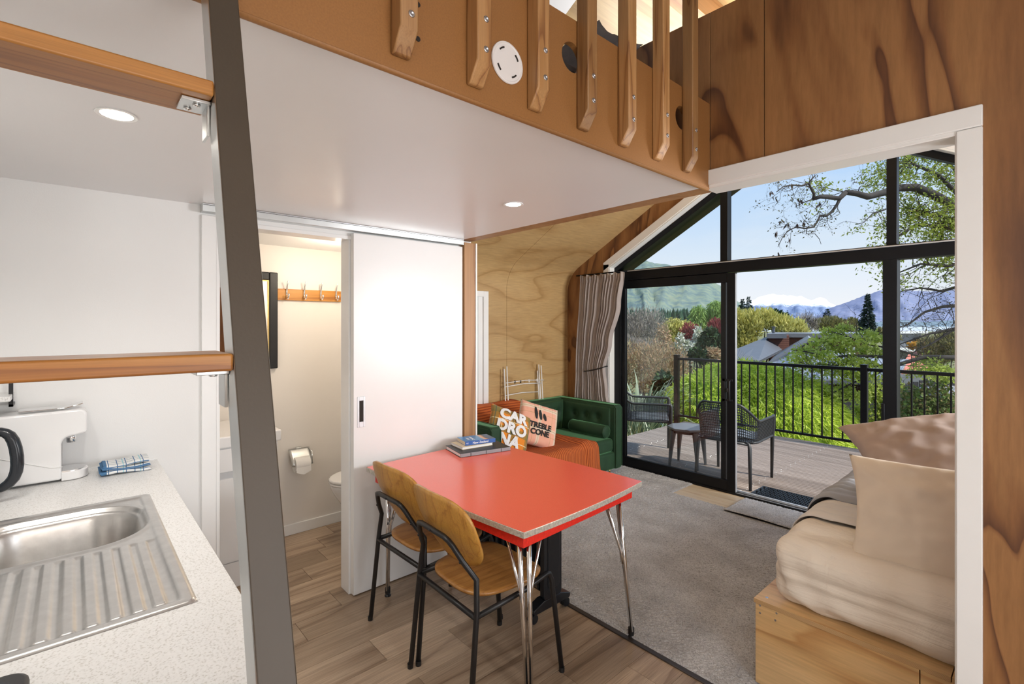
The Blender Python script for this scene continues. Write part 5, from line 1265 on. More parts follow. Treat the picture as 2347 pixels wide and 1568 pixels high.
def mountain(name, label, sil, d, stops, snow=None, seed=0, rough=1.0, d0=.55, sub=6, zb=-16):
    pts = []
    for (xa, ya), (xb, yb) in zip(sil, sil[1:]):
        for i in range(sub): k = i / sub; pts.append((xa + (xb - xa) * k, ya + (yb - ya) * k + (noise.noise(Vector((xa + (xb - xa) * k, seed, 0)) * .09) * 3 + noise.noise(Vector((xa + (xb - xa) * k, seed, 5)) * .31) * 1.4) * rough))
    pts.append(sil[-1]); nr = 34; V = []; nxx = len(pts)
    for j in range(nr + 8):
        for i, (px, py) in enumerate(pts):
            R_ = at(px, py, d)
            if j <= nr:
                k = j / nr; dd = d * (d0 + (1 - d0) * k); base = CAM + (FW + RT * ((px - CX) / F_PX)) * dd
                prof_ = k ** 1.25; z = zb + (R_.z - zb) * prof_
                w = (noise.fractal(Vector((px * .045 + seed, k * 3.1 * 1.0 + px * .012, seed)), .9, 2.1, 4)) * (R_.z - zb) * .075 * math.sin(math.pi * min(1, k * 1.0)) * rough * 1.6
                base.z = z + w; V.append(base)
            else:
                k = (j - nr) / 7; dd = d * (1 + .35 * k); base = CAM + (FW + RT * ((px - CX) / F_PX)) * dd; base.z = zb + (R_.z - zb) * (1 - k * .9); V.append(base)
    F = [(j * nxx + i, j * nxx + i + 1, (j + 1) * nxx + i + 1, (j + 1) * nxx + i) for j in range(nr + 7) for i in range(nxx - 1)]
    m, t, b = new_mat(name + '_haze_rock'); MATS[name + '_haze_rock'] = m
    s_ = 60.0 / d; v = coords(t, (s_, s_, s_ * 1.5)); n = N(t, 'ShaderNodeTexNoise', Scale=1.0, Detail=9, Roughness=.62); L(t, v, n.inputs[0])
    r = rampn(t, n.outputs[0], stops); col = r.outputs[0]  # stops carry the blue of distance haze, painted into the rock colour
    if snow:
        sx = t.nodes.new('ShaderNodeSeparateXYZ'); tc_ = t.nodes.new('ShaderNodeTexCoord'); L(t, tc_.outputs['Object'], sx.inputs[0])
        ad = N(t, 'ShaderNodeMath', operation='MULTIPLY_ADD'); L(t, n.outputs[0], ad.inputs[0]); ad.inputs[1].default_value = -snow[1]; L(t, sx.outputs[2], ad.inputs[2])
        mr_ = N(t, 'ShaderNodeMapRange'); L(t, ad.outputs[0], mr_.inputs[0]); mr_.inputs[1].default_value = snow[0] - snow[1] * .5 - snow[2]; mr_.inputs[2].default_value = snow[0] - snow[1] * .5 + snow[2]; mr_.inputs[3].default_value = 0; mr_.inputs[4].default_value = 1
        col = mixc(t, mr_.outputs[0], col, (.90, .92, .96))
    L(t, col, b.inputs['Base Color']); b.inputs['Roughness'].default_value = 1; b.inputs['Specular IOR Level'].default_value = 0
    me = bpy.data.meshes.new(name); me.from_pydata([tuple(p) for p in V], [], F); me.materials.append(m); me.polygons.foreach_set('use_smooth', [True] * len(me.polygons))
    o = bpy.data.objects.new(name, me); link(o); tag(o, label, 'mountain'); return o
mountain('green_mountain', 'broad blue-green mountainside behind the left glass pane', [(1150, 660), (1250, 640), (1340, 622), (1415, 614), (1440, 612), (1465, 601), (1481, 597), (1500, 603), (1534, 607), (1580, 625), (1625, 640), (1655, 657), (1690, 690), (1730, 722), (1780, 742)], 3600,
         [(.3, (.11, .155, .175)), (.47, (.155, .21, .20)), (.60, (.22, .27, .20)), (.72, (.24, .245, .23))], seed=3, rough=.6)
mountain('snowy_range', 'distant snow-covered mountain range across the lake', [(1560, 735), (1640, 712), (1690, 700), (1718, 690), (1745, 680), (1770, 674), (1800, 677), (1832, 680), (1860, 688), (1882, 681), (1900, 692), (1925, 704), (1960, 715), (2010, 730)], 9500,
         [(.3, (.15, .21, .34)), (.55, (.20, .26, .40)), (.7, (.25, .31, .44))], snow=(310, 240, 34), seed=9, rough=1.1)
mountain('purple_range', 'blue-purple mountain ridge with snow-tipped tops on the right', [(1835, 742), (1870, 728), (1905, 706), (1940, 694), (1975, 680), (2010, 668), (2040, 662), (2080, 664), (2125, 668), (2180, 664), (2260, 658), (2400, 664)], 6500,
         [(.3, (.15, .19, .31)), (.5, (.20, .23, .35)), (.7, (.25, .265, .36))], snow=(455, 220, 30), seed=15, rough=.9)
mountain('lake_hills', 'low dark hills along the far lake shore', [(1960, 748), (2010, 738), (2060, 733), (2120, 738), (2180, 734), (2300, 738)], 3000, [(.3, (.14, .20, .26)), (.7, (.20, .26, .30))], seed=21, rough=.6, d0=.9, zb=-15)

def gnd(px, d):
    p = CAM + (FW + RT * ((px - CX) / F_PX)) * d; p.z = gz(d - 3); return p
def px_m(d): return d / F_PX
def tree(name, label, cat, px, d, blobs, mat, n, size, seed, bark='bark', aspect=.55, shell=.55, dirs=None, group=None, branches=6, jit=.35, twigs=0):
    """blobs in pixels: (px, py, rx, ry); each becomes an ellipsoid at depth d with a plausible third radius"""
    rs = np.random.RandomState(seed); base = gnd(px, d); t_ = thing(name, label, cat, base, group=group); k = px_m(d); bl = []
    for (bx, by, rx, ry) in blobs:
        dz = rs.uniform(-.6, .6) * rx * k * .6; c = at(bx, by, d) + FW * dz - base
        bl.append((np.array(c), np.array((rx * k, rx * k, ry * k))))
    P_, u = in_blobs(bl, n, rs, shell)
    dd = None
    if dirs == 'out': dd = u * np.array((1, 1, .8)) + np.array((0, 0, .2))
    if dirs == 'down': dd = u * .35 + np.array((0, 0, -1.0))
    if dirs == 'up': dd = u * .5 + np.array((0, 0, 1.0))
    leaves('foliage', mat, t_, P_, size, rs, aspect, dd, jit)
    tm = MB(); top = np.mean([b_[0] for b_ in bl], axis=0); th = max(.04, .018 * Vector(top).length + .05 * k * 20)
    tm.tube([(0, 0, -.3), Vector(top) * .4 + Vector((.02, .03, 0)), Vector(top) * .8], [th, th * .75, th * .5], 7)
    for (c, r_) in bl[:branches]: tm.tube([Vector(top) * .45, (Vector(top) * .6 + Vector(c)) / 2, Vector(c) + Vector((0, 0, r_[2] * .4))], [th * .5, th * .3, th * .1], 5, cap=False)
    if twigs:
        for i in range(twigs):
            c, r_ = bl[rs.randint(len(bl))]; s_ = Vector(c) - Vector((0, 0, float(r_[2]) * .6)); dv = Vector(rs.normal(size=3)); dv.z = abs(dv.z) + .5
            twig(tm, s_, dv, float(r_[2]) * 1.2, th * .22, 2, rs, .4)
    tm.build('trunk', bark, t_, smooth=True); return t_
def conifer(name, label, px, d, top, bot, halfw, mat, seed, levels=26, group=None):
    rs = np.random.RandomState(seed); base = gnd(px, d); t_ = thing(name, label, 'tree', base, group=group); k = px_m(d)
    zt, zb_ = at(px, top, d).z - base.z, at(px, bot, d).z - base.z; hw = halfw * k; P_ = []; D_ = []
    tm = MB().tube([(0, 0, -.3), (0, 0, zt)], [hw * .10, hw * .01], 6)
    for i in range(levels):
        f = i / (levels - 1); z = zt - (zt - zb_) * f; rad = hw * (.06 + .94 * f ** .85) * (.82 + .36 * rs.rand())
        for j in range(6 + int(8 * f)):
            a = rs.rand() * 2 * math.pi; R_ = rad * (.7 + .4 * rs.rand()); e_ = np.array((math.cos(a) * R_, math.sin(a) * R_, -R_ * .28))
            m_ = 10 + int(18 * f); s_ = rs.rand(m_) ** .7; p = np.array((0, 0, z)) + s_[:, None] * e_ + rs.normal(size=(m_, 3)) * R_ * .05 + np.array((0, 0, 1.0)) * (s_ * (1 - s_) * R_ * .25)[:, None]
            P_.append(p); D_.append(np.tile(e_ / R_ + np.array((0, 0, -.2)), (m_, 1)))
    P_ = np.vstack(P_); D_ = np.vstack(D_); leaves('foliage', mat, t_, P_, hw * .22, rs, .35, D_, .5); tm.build('trunk', 'bark_dark', t_, smooth=True); return t_

# weeping maple: a dome of hanging lacy leaves just beyond the railing
rs = np.random.RandomState(77)
base = gnd(1730, 10.2); mpl = thing('weeping_maple', 'bright lime-green weeping maple dome beyond the deck railing', 'tree', base)
dome = []
for (bx, by, rx, ry, dz) in ((1735, 990, 178, 158, 0), (1620, 985, 118, 140, -.3), (1835, 1010, 118, 128, .1), (1700, 920, 118, 92, .1), (1570, 1010, 80, 125, -.3), (1900, 1060, 90, 100, .0)):
    c = at(bx, by, 10.2) + FW * dz - base; k = px_m(10.2); dome.append((np.array(c), np.array((rx * k, rx * k, ry * k))))
PP = []; DD = []
for c, r_ in dome:
    nb_ = int(3000 * (r_[0] / 1.5) ** 2)
    u = rs.normal(size=(nb_, 3)); u[:, 2] = np.abs(u[:, 2]) * 1.05 - .15; u /= np.linalg.norm(u, axis=1)[:, None]
    wob = np.array([1 + .07 * noise.noise(Vector(x) * 3.4 + Vector((c[0], 0, 0))) for x in u])
    P0 = c + u * r_ * (wob * (.97 - .10 * rs.rand(nb_) ** 2))[:, None]
    for q in range(9):                                                  # each tuft: a spray of narrow hanging leaflets
        PP.append(P0 + rs.normal(size=(nb_, 3)) * .022); DD.append(u * .55 + np.array((0, 0, -.75)) + rs.normal(size=(nb_, 3)) * .45)
leaves('foliage', 'leaf_maple', mpl, np.vstack(PP), .125, rs, .15, np.vstack(DD), .1)
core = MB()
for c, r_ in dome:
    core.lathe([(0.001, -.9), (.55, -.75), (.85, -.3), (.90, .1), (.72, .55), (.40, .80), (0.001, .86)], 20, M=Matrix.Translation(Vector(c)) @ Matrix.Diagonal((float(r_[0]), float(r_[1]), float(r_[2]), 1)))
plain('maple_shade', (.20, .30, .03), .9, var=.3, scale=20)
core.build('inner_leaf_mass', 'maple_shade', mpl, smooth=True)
MB().tube([(0, 0, -.3), (.1, .05, .4), (-.05, 0, .9)], [.11, .09, .06], 8).build('trunk', 'bark', mpl, smooth=True)

# flax clump and grasses at the left end of the deck
def flax(name, label, cat, px, py_top, d, nlv, ln, wd, seed, mat='leaf_flax', zb=None):
    rs = np.random.RandomState(seed); base = gnd(px, d); t_ = thing(name, label, cat, base); V = []; F = []
    hgt = at(px, py_top, d).z - base.z
    for i in range(nlv):
        a = rs.rand() * 2 * math.pi; el = rs.uniform(.95, 1.42); L0 = hgt * 1.12 * rs.uniform(.7, 1.1) ; p = Vector((rs.normal() * .10, rs.normal() * .10, 0)); dv = Vector((math.cos(a) * math.cos(el), math.sin(a) * math.cos(el), math.sin(el))); sd_ = dv.cross(UP).normalized(); o = len(V); ns = 9
        for s in range(ns + 1):
            w = wd * (.6 + .4 * math.sin(math.pi * min(1, s / ns * 1.2))) * (1 - (s / ns) ** 4) + .002
            V += [p - sd_ * w, p + sd_ * w]; dv = (dv + Vector((0, 0, -.04 - .55 * (s / ns) ** 3 * rs.uniform(.7, 1.5)))).normalized(); p = p + dv * (L0 / ns)
        F += [(o + 2 * s, o + 2 * s + 1, o + 2 * s + 3, o + 2 * s + 2) for s in range(ns)]
    fast_mesh('leaves', [tuple(v_) for v_ in V], F, mat, t_); return t_
flax('flax_plant', 'pale striped flax clump beside the deck chair', 'flax', 1468, 868, 9.6, 170, 1.9, .036, 5)
flax('flax_plant', 'low flax clump at the open end of the deck', 'flax', 1492, 955, 8.6, 60, 1.0, .022, 6)
flax('grass_tussock', 'yellow-green grass tussock below the deck edge', 'grass', 1447, 965, 8.2, 130, .8, .008, 8, 'leaf_olive')
tree('dark_shrub', 'dark green shrub between the flax and the railing post', 'shrub', 1528, 11.2, [(1520, 868, 17, 17), (1538, 880, 14, 14), (1512, 890, 14, 16), (1540, 905, 20, 24)], 'leaf_dark', 2600, .10, 11)
tree('round_bush', 'lime green bush left of the railing post', 'shrub', 1560, 10.6, [(1545, 930, 30, 40), (1520, 950, 24, 34), (1565, 900, 22, 26)], 'leaf_bush', 3000, .10, 12)
tree('russet_shrub', 'wide russet-brown twiggy shrub behind the flax', 'shrub', 1480, 14, [(1440, 830, 42, 50), (1490, 822, 46, 46), (1540, 828, 40, 46), (1560, 850, 30, 36), (1425, 870, 40, 44), (1500, 870, 50, 40)], 'leaf_russet', 9000, .085, 13, 'bark_grey', .3, .2, 'up', twigs=16)
tree('russet_sapling', 'slender orange-tipped sapling above the russet shrub', 'tree', 1518, 16, [(1520, 760, 17, 22), (1515, 790, 20, 26), (1527, 780, 16, 24)], 'leaf_russet', 900, .10, 14, 'bark_dark', .35, .2)
tree('bare_tree', 'grey leafless tree with a wide twiggy crown by the curtain', 'tree', 1465, 34, [(1450, 735, 34, 30), (1490, 735, 34, 34), (1440, 770, 34, 30), (1500, 770, 30, 30), (1470, 760, 40, 34)], 'leaf_greybrown', 7000, .20, 15, 'bark_grey', .16, .1, 'up', twigs=40)
tree('bare_thicket', 'grey-brown leafless thicket below the bare tree', 'tree', 1470, 24, [(1440, 795, 34, 24), (1480, 800, 34, 22), (1520, 800, 26, 22)], 'leaf_greybrown', 4500, .16, 16, 'bark_grey', .16, .1, 'up', twigs=20)
tree('willow', 'pale green willow with a drooping crown below the mountain', 'tree', 1622, 62, [(1600, 722, 17, 25), (1596, 742, 20, 22), (1640, 712, 20, 26), (1648, 740, 22, 26), (1618, 745, 18, 20)], 'leaf_willow', 7000, .55, 17, aspect=.2, dirs='down', group=None)
tree('yellow_willow', 'soft yellow-green willow left of the red-leaved tree', 'tree', 1560, 44, [(1545, 745, 22, 20), (1570, 755, 24, 24), (1535, 765, 22, 22), (1580, 775, 20, 20)], 'leaf_yellow', 3800, .38, 18, aspect=.25, dirs='down')
tree('red_leaf_tree', 'deep red-leaved tree behind the sliding glass', 'tree', 1610, 29, [(1580, 765, 22, 22), (1600, 780, 26, 22), (1640, 752, 20, 20), (1655, 765, 16, 18), (1570, 790, 18, 16)], 'leaf_red', 4500, .20, 19, 'bark_dark', .3, .2, 'up', twigs=14)
tree('blossom_tree', 'white blossoming tree in front of the red-leaved tree', 'tree', 1590, 20, [(1600, 770, 12, 24), (1580, 800, 18, 24), (1572, 825, 20, 18), (1560, 785, 10, 22), (1605, 805, 14, 20)], 'leaf_blossom', 3200, .12, 20, 'bark_grey', .6, .2, twigs=8)
tree('rounded_conifer', 'dense dark green rounded conifer beside the door stile', 'tree', 1625, 16, [(1626, 772, 15, 18), (1618, 792, 18, 18), (1636, 795, 18, 18), (1645, 785, 12, 14)], 'leaf_dark', 4200, .14, 21, shell=.7)
tree('dark_shrub', 'low dark conifer shrub in front of the blossom tree', 'shrub', 1598, 14.5, [(1595, 812, 16, 13), (1610, 818, 14, 12)], 'leaf_dark', 1500, .12, 22, shell=.7)
tree('brown_conifer', 'brownish conifer shrub under the dark rounded conifer', 'shrub', 1632, 14.5, [(1632, 815, 20, 18), (1645, 828, 16, 16)], 'leaf_russet', 1800, .10, 23)
tree('golden_tree', 'large yellow spring tree left of the timber-clad house', 'tree', 1740, 31, [(1700, 760, 24, 34), (1725, 745, 26, 34), (1760, 735, 26, 26), (1790, 748, 26, 24), (1820, 752, 24, 18), (1710, 790, 26, 26), (1840, 762, 16, 12), (1690, 728, 14, 18)], 'leaf_yellow', 9000, .26, 24, 'bark', .3, .25, 'up', twigs=10)
conifer('dark_pine', 'twin-topped dark pine rising behind the golden tree', 1702, 66, 686, 735, 17, 'leaf_spruce', 25, 16)
conifer('dark_pine', 'taller spire of dark pine behind the golden tree', 1716, 68, 681, 735, 16, 'leaf_spruce', 26, 16)
tree('domed_tree', 'dark domed evergreen beyond the golden tree', 'tree', 1780, 58, [(1775, 720, 11, 9), (1768, 732, 18, 13), (1792, 730, 15, 13), (1750, 738, 14, 10)], 'leaf_dark', 3000, .40, 27, shell=.7)
conifer('small_fir', 'small pointed fir just right of the domed evergreen', 1805, 58, 712, 752, 9, 'leaf_spruce', 28, 12)
tree('bare_tree', 'dark leafless tree standing behind the chimney roofline', 'tree', 1852, 46, [(1845, 735, 20, 20), (1860, 740, 18, 20), (1852, 755, 18, 14)], 'leaf_greybrown', 2200, .22, 29, 'bark_dark', .12, .1, 'up', twigs=24)
conifer('small_fir', 'squat dark fir against the snowy mountains', 1896, 60, 709, 752, 17, 'leaf_spruce', 30, 12)
tree('olive_tree', 'olive-brown budding tree behind the flat roof', 'tree', 1905, 50, [(1885, 748, 22, 16), (1910, 745, 26, 18), (1935, 752, 20, 14), (1955, 748, 16, 18)], 'leaf_olive', 4000, .30, 31, aspect=.3, dirs='up', twigs=10)
conifer('tall_spruce', 'tall dark spruce standing above the flat-roofed house', 1988, 44, 675, 772, 22, 'leaf_spruce', 32, 34)
fs = np.random.RandomState(3); fv = MB()
for i in range(130):
    px = 1425 + 170 * fs.rand(); d = 240 + 80 * fs.rand(); p = gnd(px, d); hh = at(px, 704 + 14 * fs.rand(), d).z - p.z
    for j in range(3): fv.lathe([(.01, hh * (.35 + .25 * j) - p.z * 0), (hh * .16 * (1 - .27 * j), hh * (.12 + .27 * j)), (.01, hh * (.1 + .27 * j))], 7, M=T(p.x, p.y, p.z), cap=False)
    fv.lathe([(.01, hh), (hh * .07, hh * .75), (.01, hh * .7)], 7, M=T(p.x, p.y, p.z), cap=False)
plain('forest_green', (.03, .075, .045), .95, var=.4, scale=.3)
tag(fv.build('pine_plantation', 'forest_green'), 'dark pine plantation strip at the foot of the mountain', 'forest', kind='stuff')

# ---- the neighbour's house: built in metres in its own frame (right, away, up)
hs = thing('neighbour_house', 'timber-clad house with grey metal roofs beyond the railing', 'house')
wood('cladding', (.17, .065, .040), (.14, .05, .032), (.09, .035, .025), grain=(.3, .3, 6), scale=3, rings=4, rough=.7)
plain('roof_grey', (.13, .14, .16), .45, .3, var=.06, scale=2); plain('roof_light', (.27, .30, .35), .4, .3, var=.05, scale=2); plain('roof_dark', (.10, .11, .125), .5, .1)
def H(r, d, z): return CAM + RT * r + FW * d + UP * (z - CAM.z)
def hp_(px, py, d): p = ray(px, py) * d; return (p.dot(RT), d, p.z + CAM.z)
def hbox(name, r0, r1, d0, d1, z0, z1, mat, parent=hs, bevel=.0, skew=.56):
    m_ = MB().box((r0, d0, z0), (r1, d1, z1)); m_.v = [tuple(H(p[0] + (p[1] - d0) * skew, p[1], p[2])) for p in m_.v]; return m_.build(name, mat, parent, bevel=bevel)
def hpoly(name, pts, mat, th=.08, parent=hs):
    m_ = MB(); n_ = len(pts); m_.v = [tuple(H(*p)) for p in pts] + [tuple(H(p[0], p[1], p[2] - th)) for p in pts]; m_.f = [tuple(range(n_)), tuple(range(n_, 2 * n_))[::-1]] + [(i, (i + 1) % n_, n_ + (i + 1) % n_, n_ + i) for i in range(n_)]; m_.m = [0] * len(m_.f)
    return m_.build(name, mat, parent)
def ribs(a, b2, c, d_, n, mat, parent=hs, r=.022):
    """standing seams from edge a-b up to edge d-c"""
    mb = MB()
    for i in range(n + 1):
        k = i / n; p = Vector(a).lerp(Vector(b2), k); q = Vector(d_).lerp(Vector(c), k); mb.tube([H(*p) + UP * .015, H(*q) + UP * .015], r, 4)
    tag(mb.build('roof_seams', mat, parent), kind='stuff')
# upper storey: flat roof, board walls
u0 = hp_(1761, 770, 26); u1 = hp_(1808, 772, 26)
hbox('upper_wall', u0[0], u1[0], 26, 31, -1.2, u0[2] + .02, 'cladding'); 
for i in range(8):
    z_ = u0[2] - .10 * i; hbox('cladding_board', u0[0] - .005, u1[0] + .005, 25.975, 26.0, z_ - .09, z_, 'cladding')
v1 = hp_(1985, 775, 28.5); v0 = hp_(1800, 775, 28.5)
hbox('upper_wall', v0[0], v1[0], 28.5, 33, -1.4, v1[2] + .02, 'cladding')
for i in range(9):
    z_ = v1[2] - .10 * i; hbox('cladding_board', v0[0], v1[0] + .005, 28.47, 28.5, z_ - .09, z_, 'cladding')
a, b2, c, d_ = hp_(1757, 765.5, 25.6), hp_(1803, 765.5, 25.6), hp_(1999, 766.5, 28), hp_(1999, 764, 33.5)
hpoly('flat_roof', [(a[0], a[1], .96), (b2[0], b2[1], .96), (b2[0] + .35, 27.9, .95), (c[0], 28, .90), (c[0] + 4, 33.5, .90), (a[0] + 4.5, 33.5, .96)], 'roof_dark', .22)
hpoly('roof_sheet', [(a[0] + .05, a[1] + .05, .985), (b2[0], b2[1] + .05, .985), (b2[0] + .4, 28, .975), (c[0] - .05, 28.05, .925), (c[0] + 3.9, 33.4, .925), (a[0] + 4.5, 33.4, .985)], 'roof_light', .02)
fl_ = hp_(1773, 765, 27); mb = MB().tube([H(fl_[0], 27, .9), H(fl_[0], 27, 1.30)], .075, 12).tube([H(fl_[0], 27, 1.30), H(fl_[0], 27, 1.34)], .12, 12); mb.build('flue', 'roof_dark', hs, auto=40)
# big left roof plane
q0, q1, q2, q3, L0 = hp_(1684, 824, 20), hp_(1737, 829, 20), hp_(1792, 801, 25.6), hp_(1759, 771, 27), hp_(1690, 799, 24)
hpoly('left_roof', [q0, q1, q2, q3, L0], 'roof_grey', .1); ribs(q0, q1, q2, L0, 14, 'roof_grey')
# cross gable facing the viewer, its roof running back to the right
A_p, Lb, Rb = hp_(1855, 777, 20), hp_(1761, 831, 20), hp_(1949, 831, 20)
bk_ = lambda p: (p[0] + 3.55, p[1] + 6, p[2])
hpoly('gable_roof_left', [Lb, A_p, bk_(A_p), bk_(Lb)], 'roof_grey', .08); hpoly('gable_roof_right', [Rb, A_p, bk_(A_p), bk_(Rb)], 'roof_light', .08)
hpoly('gable_wall', [(Lb[0] + .35, 20.2, Lb[2]), (Rb[0] - .35, 20.2, Rb[2]), (A_p[0], 20.2, A_p[2] - .2)], 'cladding', .02)
m_ = MB().prism([(Lb[0] + .35, Lb[2]), (Rb[0] - .35, Rb[2]), (A_p[0], A_p[2] - .2)], 1, 20.15, 20.3); m_.v = [tuple(H(*p)) for p in m_.v]; m_.build('gable_wall', 'cladding', hs)
for q in (Lb, Rb): MB().tube([H(A_p[0], 19.97, A_p[2] - .05), H(q[0], 19.97, q[2] - .05)], .085, 4).build('barge_board', 'roof_dark', hs)
# front lean-to roof
e0, e1 = hp_(1824, 870, 15.5), hp_(2060, 862, 15.5); t1, t2, t3, m0 = hp_(2080, 824, 19.8), hp_(1885, 806, 19.8), hp_(1812, 806, 19.8), hp_(1766, 831, 19.8)
hpoly('front_roof', [e0, e1, t1, t2, t3, m0], 'roof_light', .09); ribs(e0, e1, t1, t3, 26, 'roof_light')
hpoly('front_wall', [(e0[0] + .3, 15.9, e0[2] - .12), (e1[0], 15.9, e1[2] - .12), (e1[0], 15.9, -4.5), (e0[0] + .3, 15.9, -4.5)], 'cladding', .05)
hbox('front_wall', e0[0] + .3, e1[0], 15.9, 16.0, -4.6, e0[2] - .14, 'cladding')
hbox('gutter', e0[0], e1[0], 15.40, 15.5, e0[2] - .14, e0[2] - .02, 'roof_dark')
hbox('gable_support_wall', Lb[0] + .5, Rb[0] - .5, 20.3, 26, -4.5, Lb[2] - .1, 'cladding')
hbox('white_window', hp_(1937, 800, 28.4)[0], hp_(1960, 800, 28.4)[0], 28.40, 28.46, -.55, .15, 'white_gloss')
# fence of dark boards below the house
fe = thing('board_fence', 'dark stained board fence below the neighbouring house', 'fence')
plain('fence_dark', (.028, .028, .032), .7, var=.3, scale=4)
b0 = None
for i in range(30):
    r = hp_(1840, 900, 13.2)[0] + i * .145; d = 13.2 + .02 * (i % 2)
    if b0 is None: b0 = MB().box((-.065, -.012, -1.5), (.065, .012, 1.35)).build('board', 'fence_dark', fe); o = b0
    else: o = b0.copy(); COL.objects.link(o); o.parent = fe
    p = H(r, d, -2.25 + .04 * i); o.location = p; o.rotation_euler = (0, 0, TH)
# right-hand buildings
rh_ = thing('red_roof_house', 'small house with a salmon red tiled roof at right', 'house')
plain('roof_red', (.62, .19, .13), .7, var=.15, scale=8)
for nm, pts, mt in (('roof_plane', [hp_(2058, 853, 24), hp_(2128, 853, 24), hp_(2118, 806, 29), hp_(2086, 806, 29)], 'roof_red'),):
    hpoly(nm, pts, mt, .1, rh_)
rw0, rw1 = hp_(2062, 855, 24.2), hp_(2124, 855, 24.2); hbox('wall', rw0[0], rw1[0], 24.3, 30, -5, rw0[2] - .15, 'white_wall', rh_)
gb = thing('grey_building', 'dark grey flat-roofed building near the lake', 'building')
plain('grey_clad', (.13, .14, .155), .6, var=.1)
w0, w1 = hp_(2050, 770, 60), hp_(2112, 770, 60); hbox('wall', w0[0], w1[0], 60, 68, -6, w0[2] + .3, 'grey_clad', gb); hbox('flat_roof', w0[0] - .4, w1[0] + .4, 59.5, 68.5, w0[2] + .3, w0[2] + .62, 'white_gloss', gb); hbox('terrace', w0[0] - 1, w1[0] + 1, 58, 60, hp_(2050, 797, 60)[2] - .35, hp_(2050, 797, 60)[2], 'white_wall', gb); x_ = hp_(2100, 778, 60); hbox('window', x_[0] - .4, x_[0] + .4, 59.9, 60, x_[2] - .6, x_[2] + .2, 'black_alu', gb)
sw = thing('retaining_wall', 'grey garden wall behind the bushes at right', 'wall'); plain('grey_wall', (.21, .225, .235), .8, var=.1)
s0, s1 = hp_(2060, 860, 14), hp_(2300, 860, 14); hbox('wall_panel', s0[0], s0[0] + 2.0, 14, 14.15, -3.4, s0[2], 'grey_wall', sw); hbox('wall_panel', s0[0] + 2.02, s1[0], 14, 14.15, -3.4, s0[2], 'grey_wall', sw)
cv = thing('covered_barbecue', 'object under a grey tarpaulin behind the right-hand bushes', 'cover', tuple(H(*hp_(2178, 905, 12))) )
plain('tarpaulin', (.32, .32, .38), .5, var=.1)
def tarp(u, v):
    a = 2 * math.pi * u; R_ = (.55 if v < .75 else .55 * (1 - (v - .75) / .25 * .999)); zz = -1.3 + 1.42 * min(v / .75, 1) + .05 * math.sin(a * 2) * min(1, v) + (.06 * (v - .75) / .25 if v > .75 else 0)
    return Vector((R_ * math.cos(a) * (1.1 + .06 * math.sin(7 * a)), R_ * math.sin(a) * (.8 + .06 * math.sin(7 * a)), zz))
MB().grid(tarp, 40, 13, True).build('tarpaulin', 'tarpaulin', cv, smooth=True)
tree('mixed_bush', 'green and rust-tinged leafy bush behind the right railing', 'shrub', 2120, 9.8, [(2090, 920, 36, 40), (2140, 915, 40, 46), (2180, 950, 40, 46), (2100, 980, 46, 60), (2160, 990, 50, 60), (2220, 960, 50, 60)], 'leaf_bush', 8000, .075, 41, aspect=.6)
tree('pale_shrub', 'pale green open shrub behind the railing post', 'shrub', 2000, 10.6, [(2000, 900, 26, 26), (2030, 930, 28, 34), (1975, 945, 22, 30), (2050, 890, 22, 26), (2010, 975, 30, 30)], 'leaf_locust', 2600, .075, 42, aspect=.55, shell=.2, twigs=10)
tree('orange_shrub', 'orange-leaved shrub in front of the grey building', 'shrub', 2100, 34, [(2098, 792, 16, 9), (2130, 790, 14, 10)], 'leaf_orange', 1000, .22, 43)
tree('amber_tree', 'olive-amber tree behind the red roof at right', 'tree', 2150, 28, [(2135, 800, 24, 24), (2165, 790, 28, 28), (2190, 810, 28, 26), (2150, 820, 24, 18)], 'leaf_olive', 4500, .2, 44, aspect=.35, dirs='up', twigs=12)
tree('hedge_tree', 'grey-green tree behind the flat roof beside the spruce', 'tree', 2030, 48, [(2025, 765, 18, 14), (2045, 772, 16, 12)], 'leaf_olive', 1500, .3, 45)

# ---- honey locust at the right of the deck: limbs reach in from beyond the frame
lc = thing('locust_tree', 'spreading locust tree with dark limbs reaching in from the right', 'tree', gnd(2480, 10.5))
lb = lc.location.copy(); rs = np.random.RandomState(90); lm_ = MB(); ends_dark = []; ends_g = []; ends_low = []
def limb(pts, r0, r1, ends, ntw, tl, tr_, d0=0, depth=2, up=0.0, bend=.5):
    path = [at(px, py, d) - lb for px, py, d in pts]; n_ = len(path); rad = [r0 + (r1 - r0) * i / (n_ - 1) for i in range(n_)]
    lm_.tube(path, rad, 7)
    for k in range(ntw):
        i = rs.randint(0, n_ - 1); f = rs.rand(); p = path[i].lerp(path[i + 1], f); dv = (path[i + 1] - path[i]).normalized() * .5 + Vector(rs.normal(size=3)) * .75 + Vector((0, 0, up)); twig(lm_, p, dv, tl * (.5 + .8 * rs.rand()), tr_ * (rad[i] / r0) ** .5, depth, rs, bend, 3, .8, ends)
lm_.tube([Vector((0, 0, -.4)), Vector((.1, -.1, 1.5)), at(2440, 560, 10) - lb, at(2380, 480, 9.6) - lb], [.24, .20, .15, .12], 10)
D = 8.2
limb([(2380, 520, 9.4), (2260, 500, 8.9), (2182, 470, 8.6), (2140, 446, D), (2100, 430, D), (2062, 431, D), (2040, 438, D - .1), (1990, 451, D - .3), (1962, 443, D - .4), (1938, 441, D - .5)], .090, .040, ends_g, 4, .5, .012)
limb([(1938, 441, D - .5), (1924, 455, D - .5), (1900, 452, D - .6), (1880, 451, D - .7), (1864, 456, D - .7)], .040, .028, ends_dark, 2, .3, .007, depth=1)
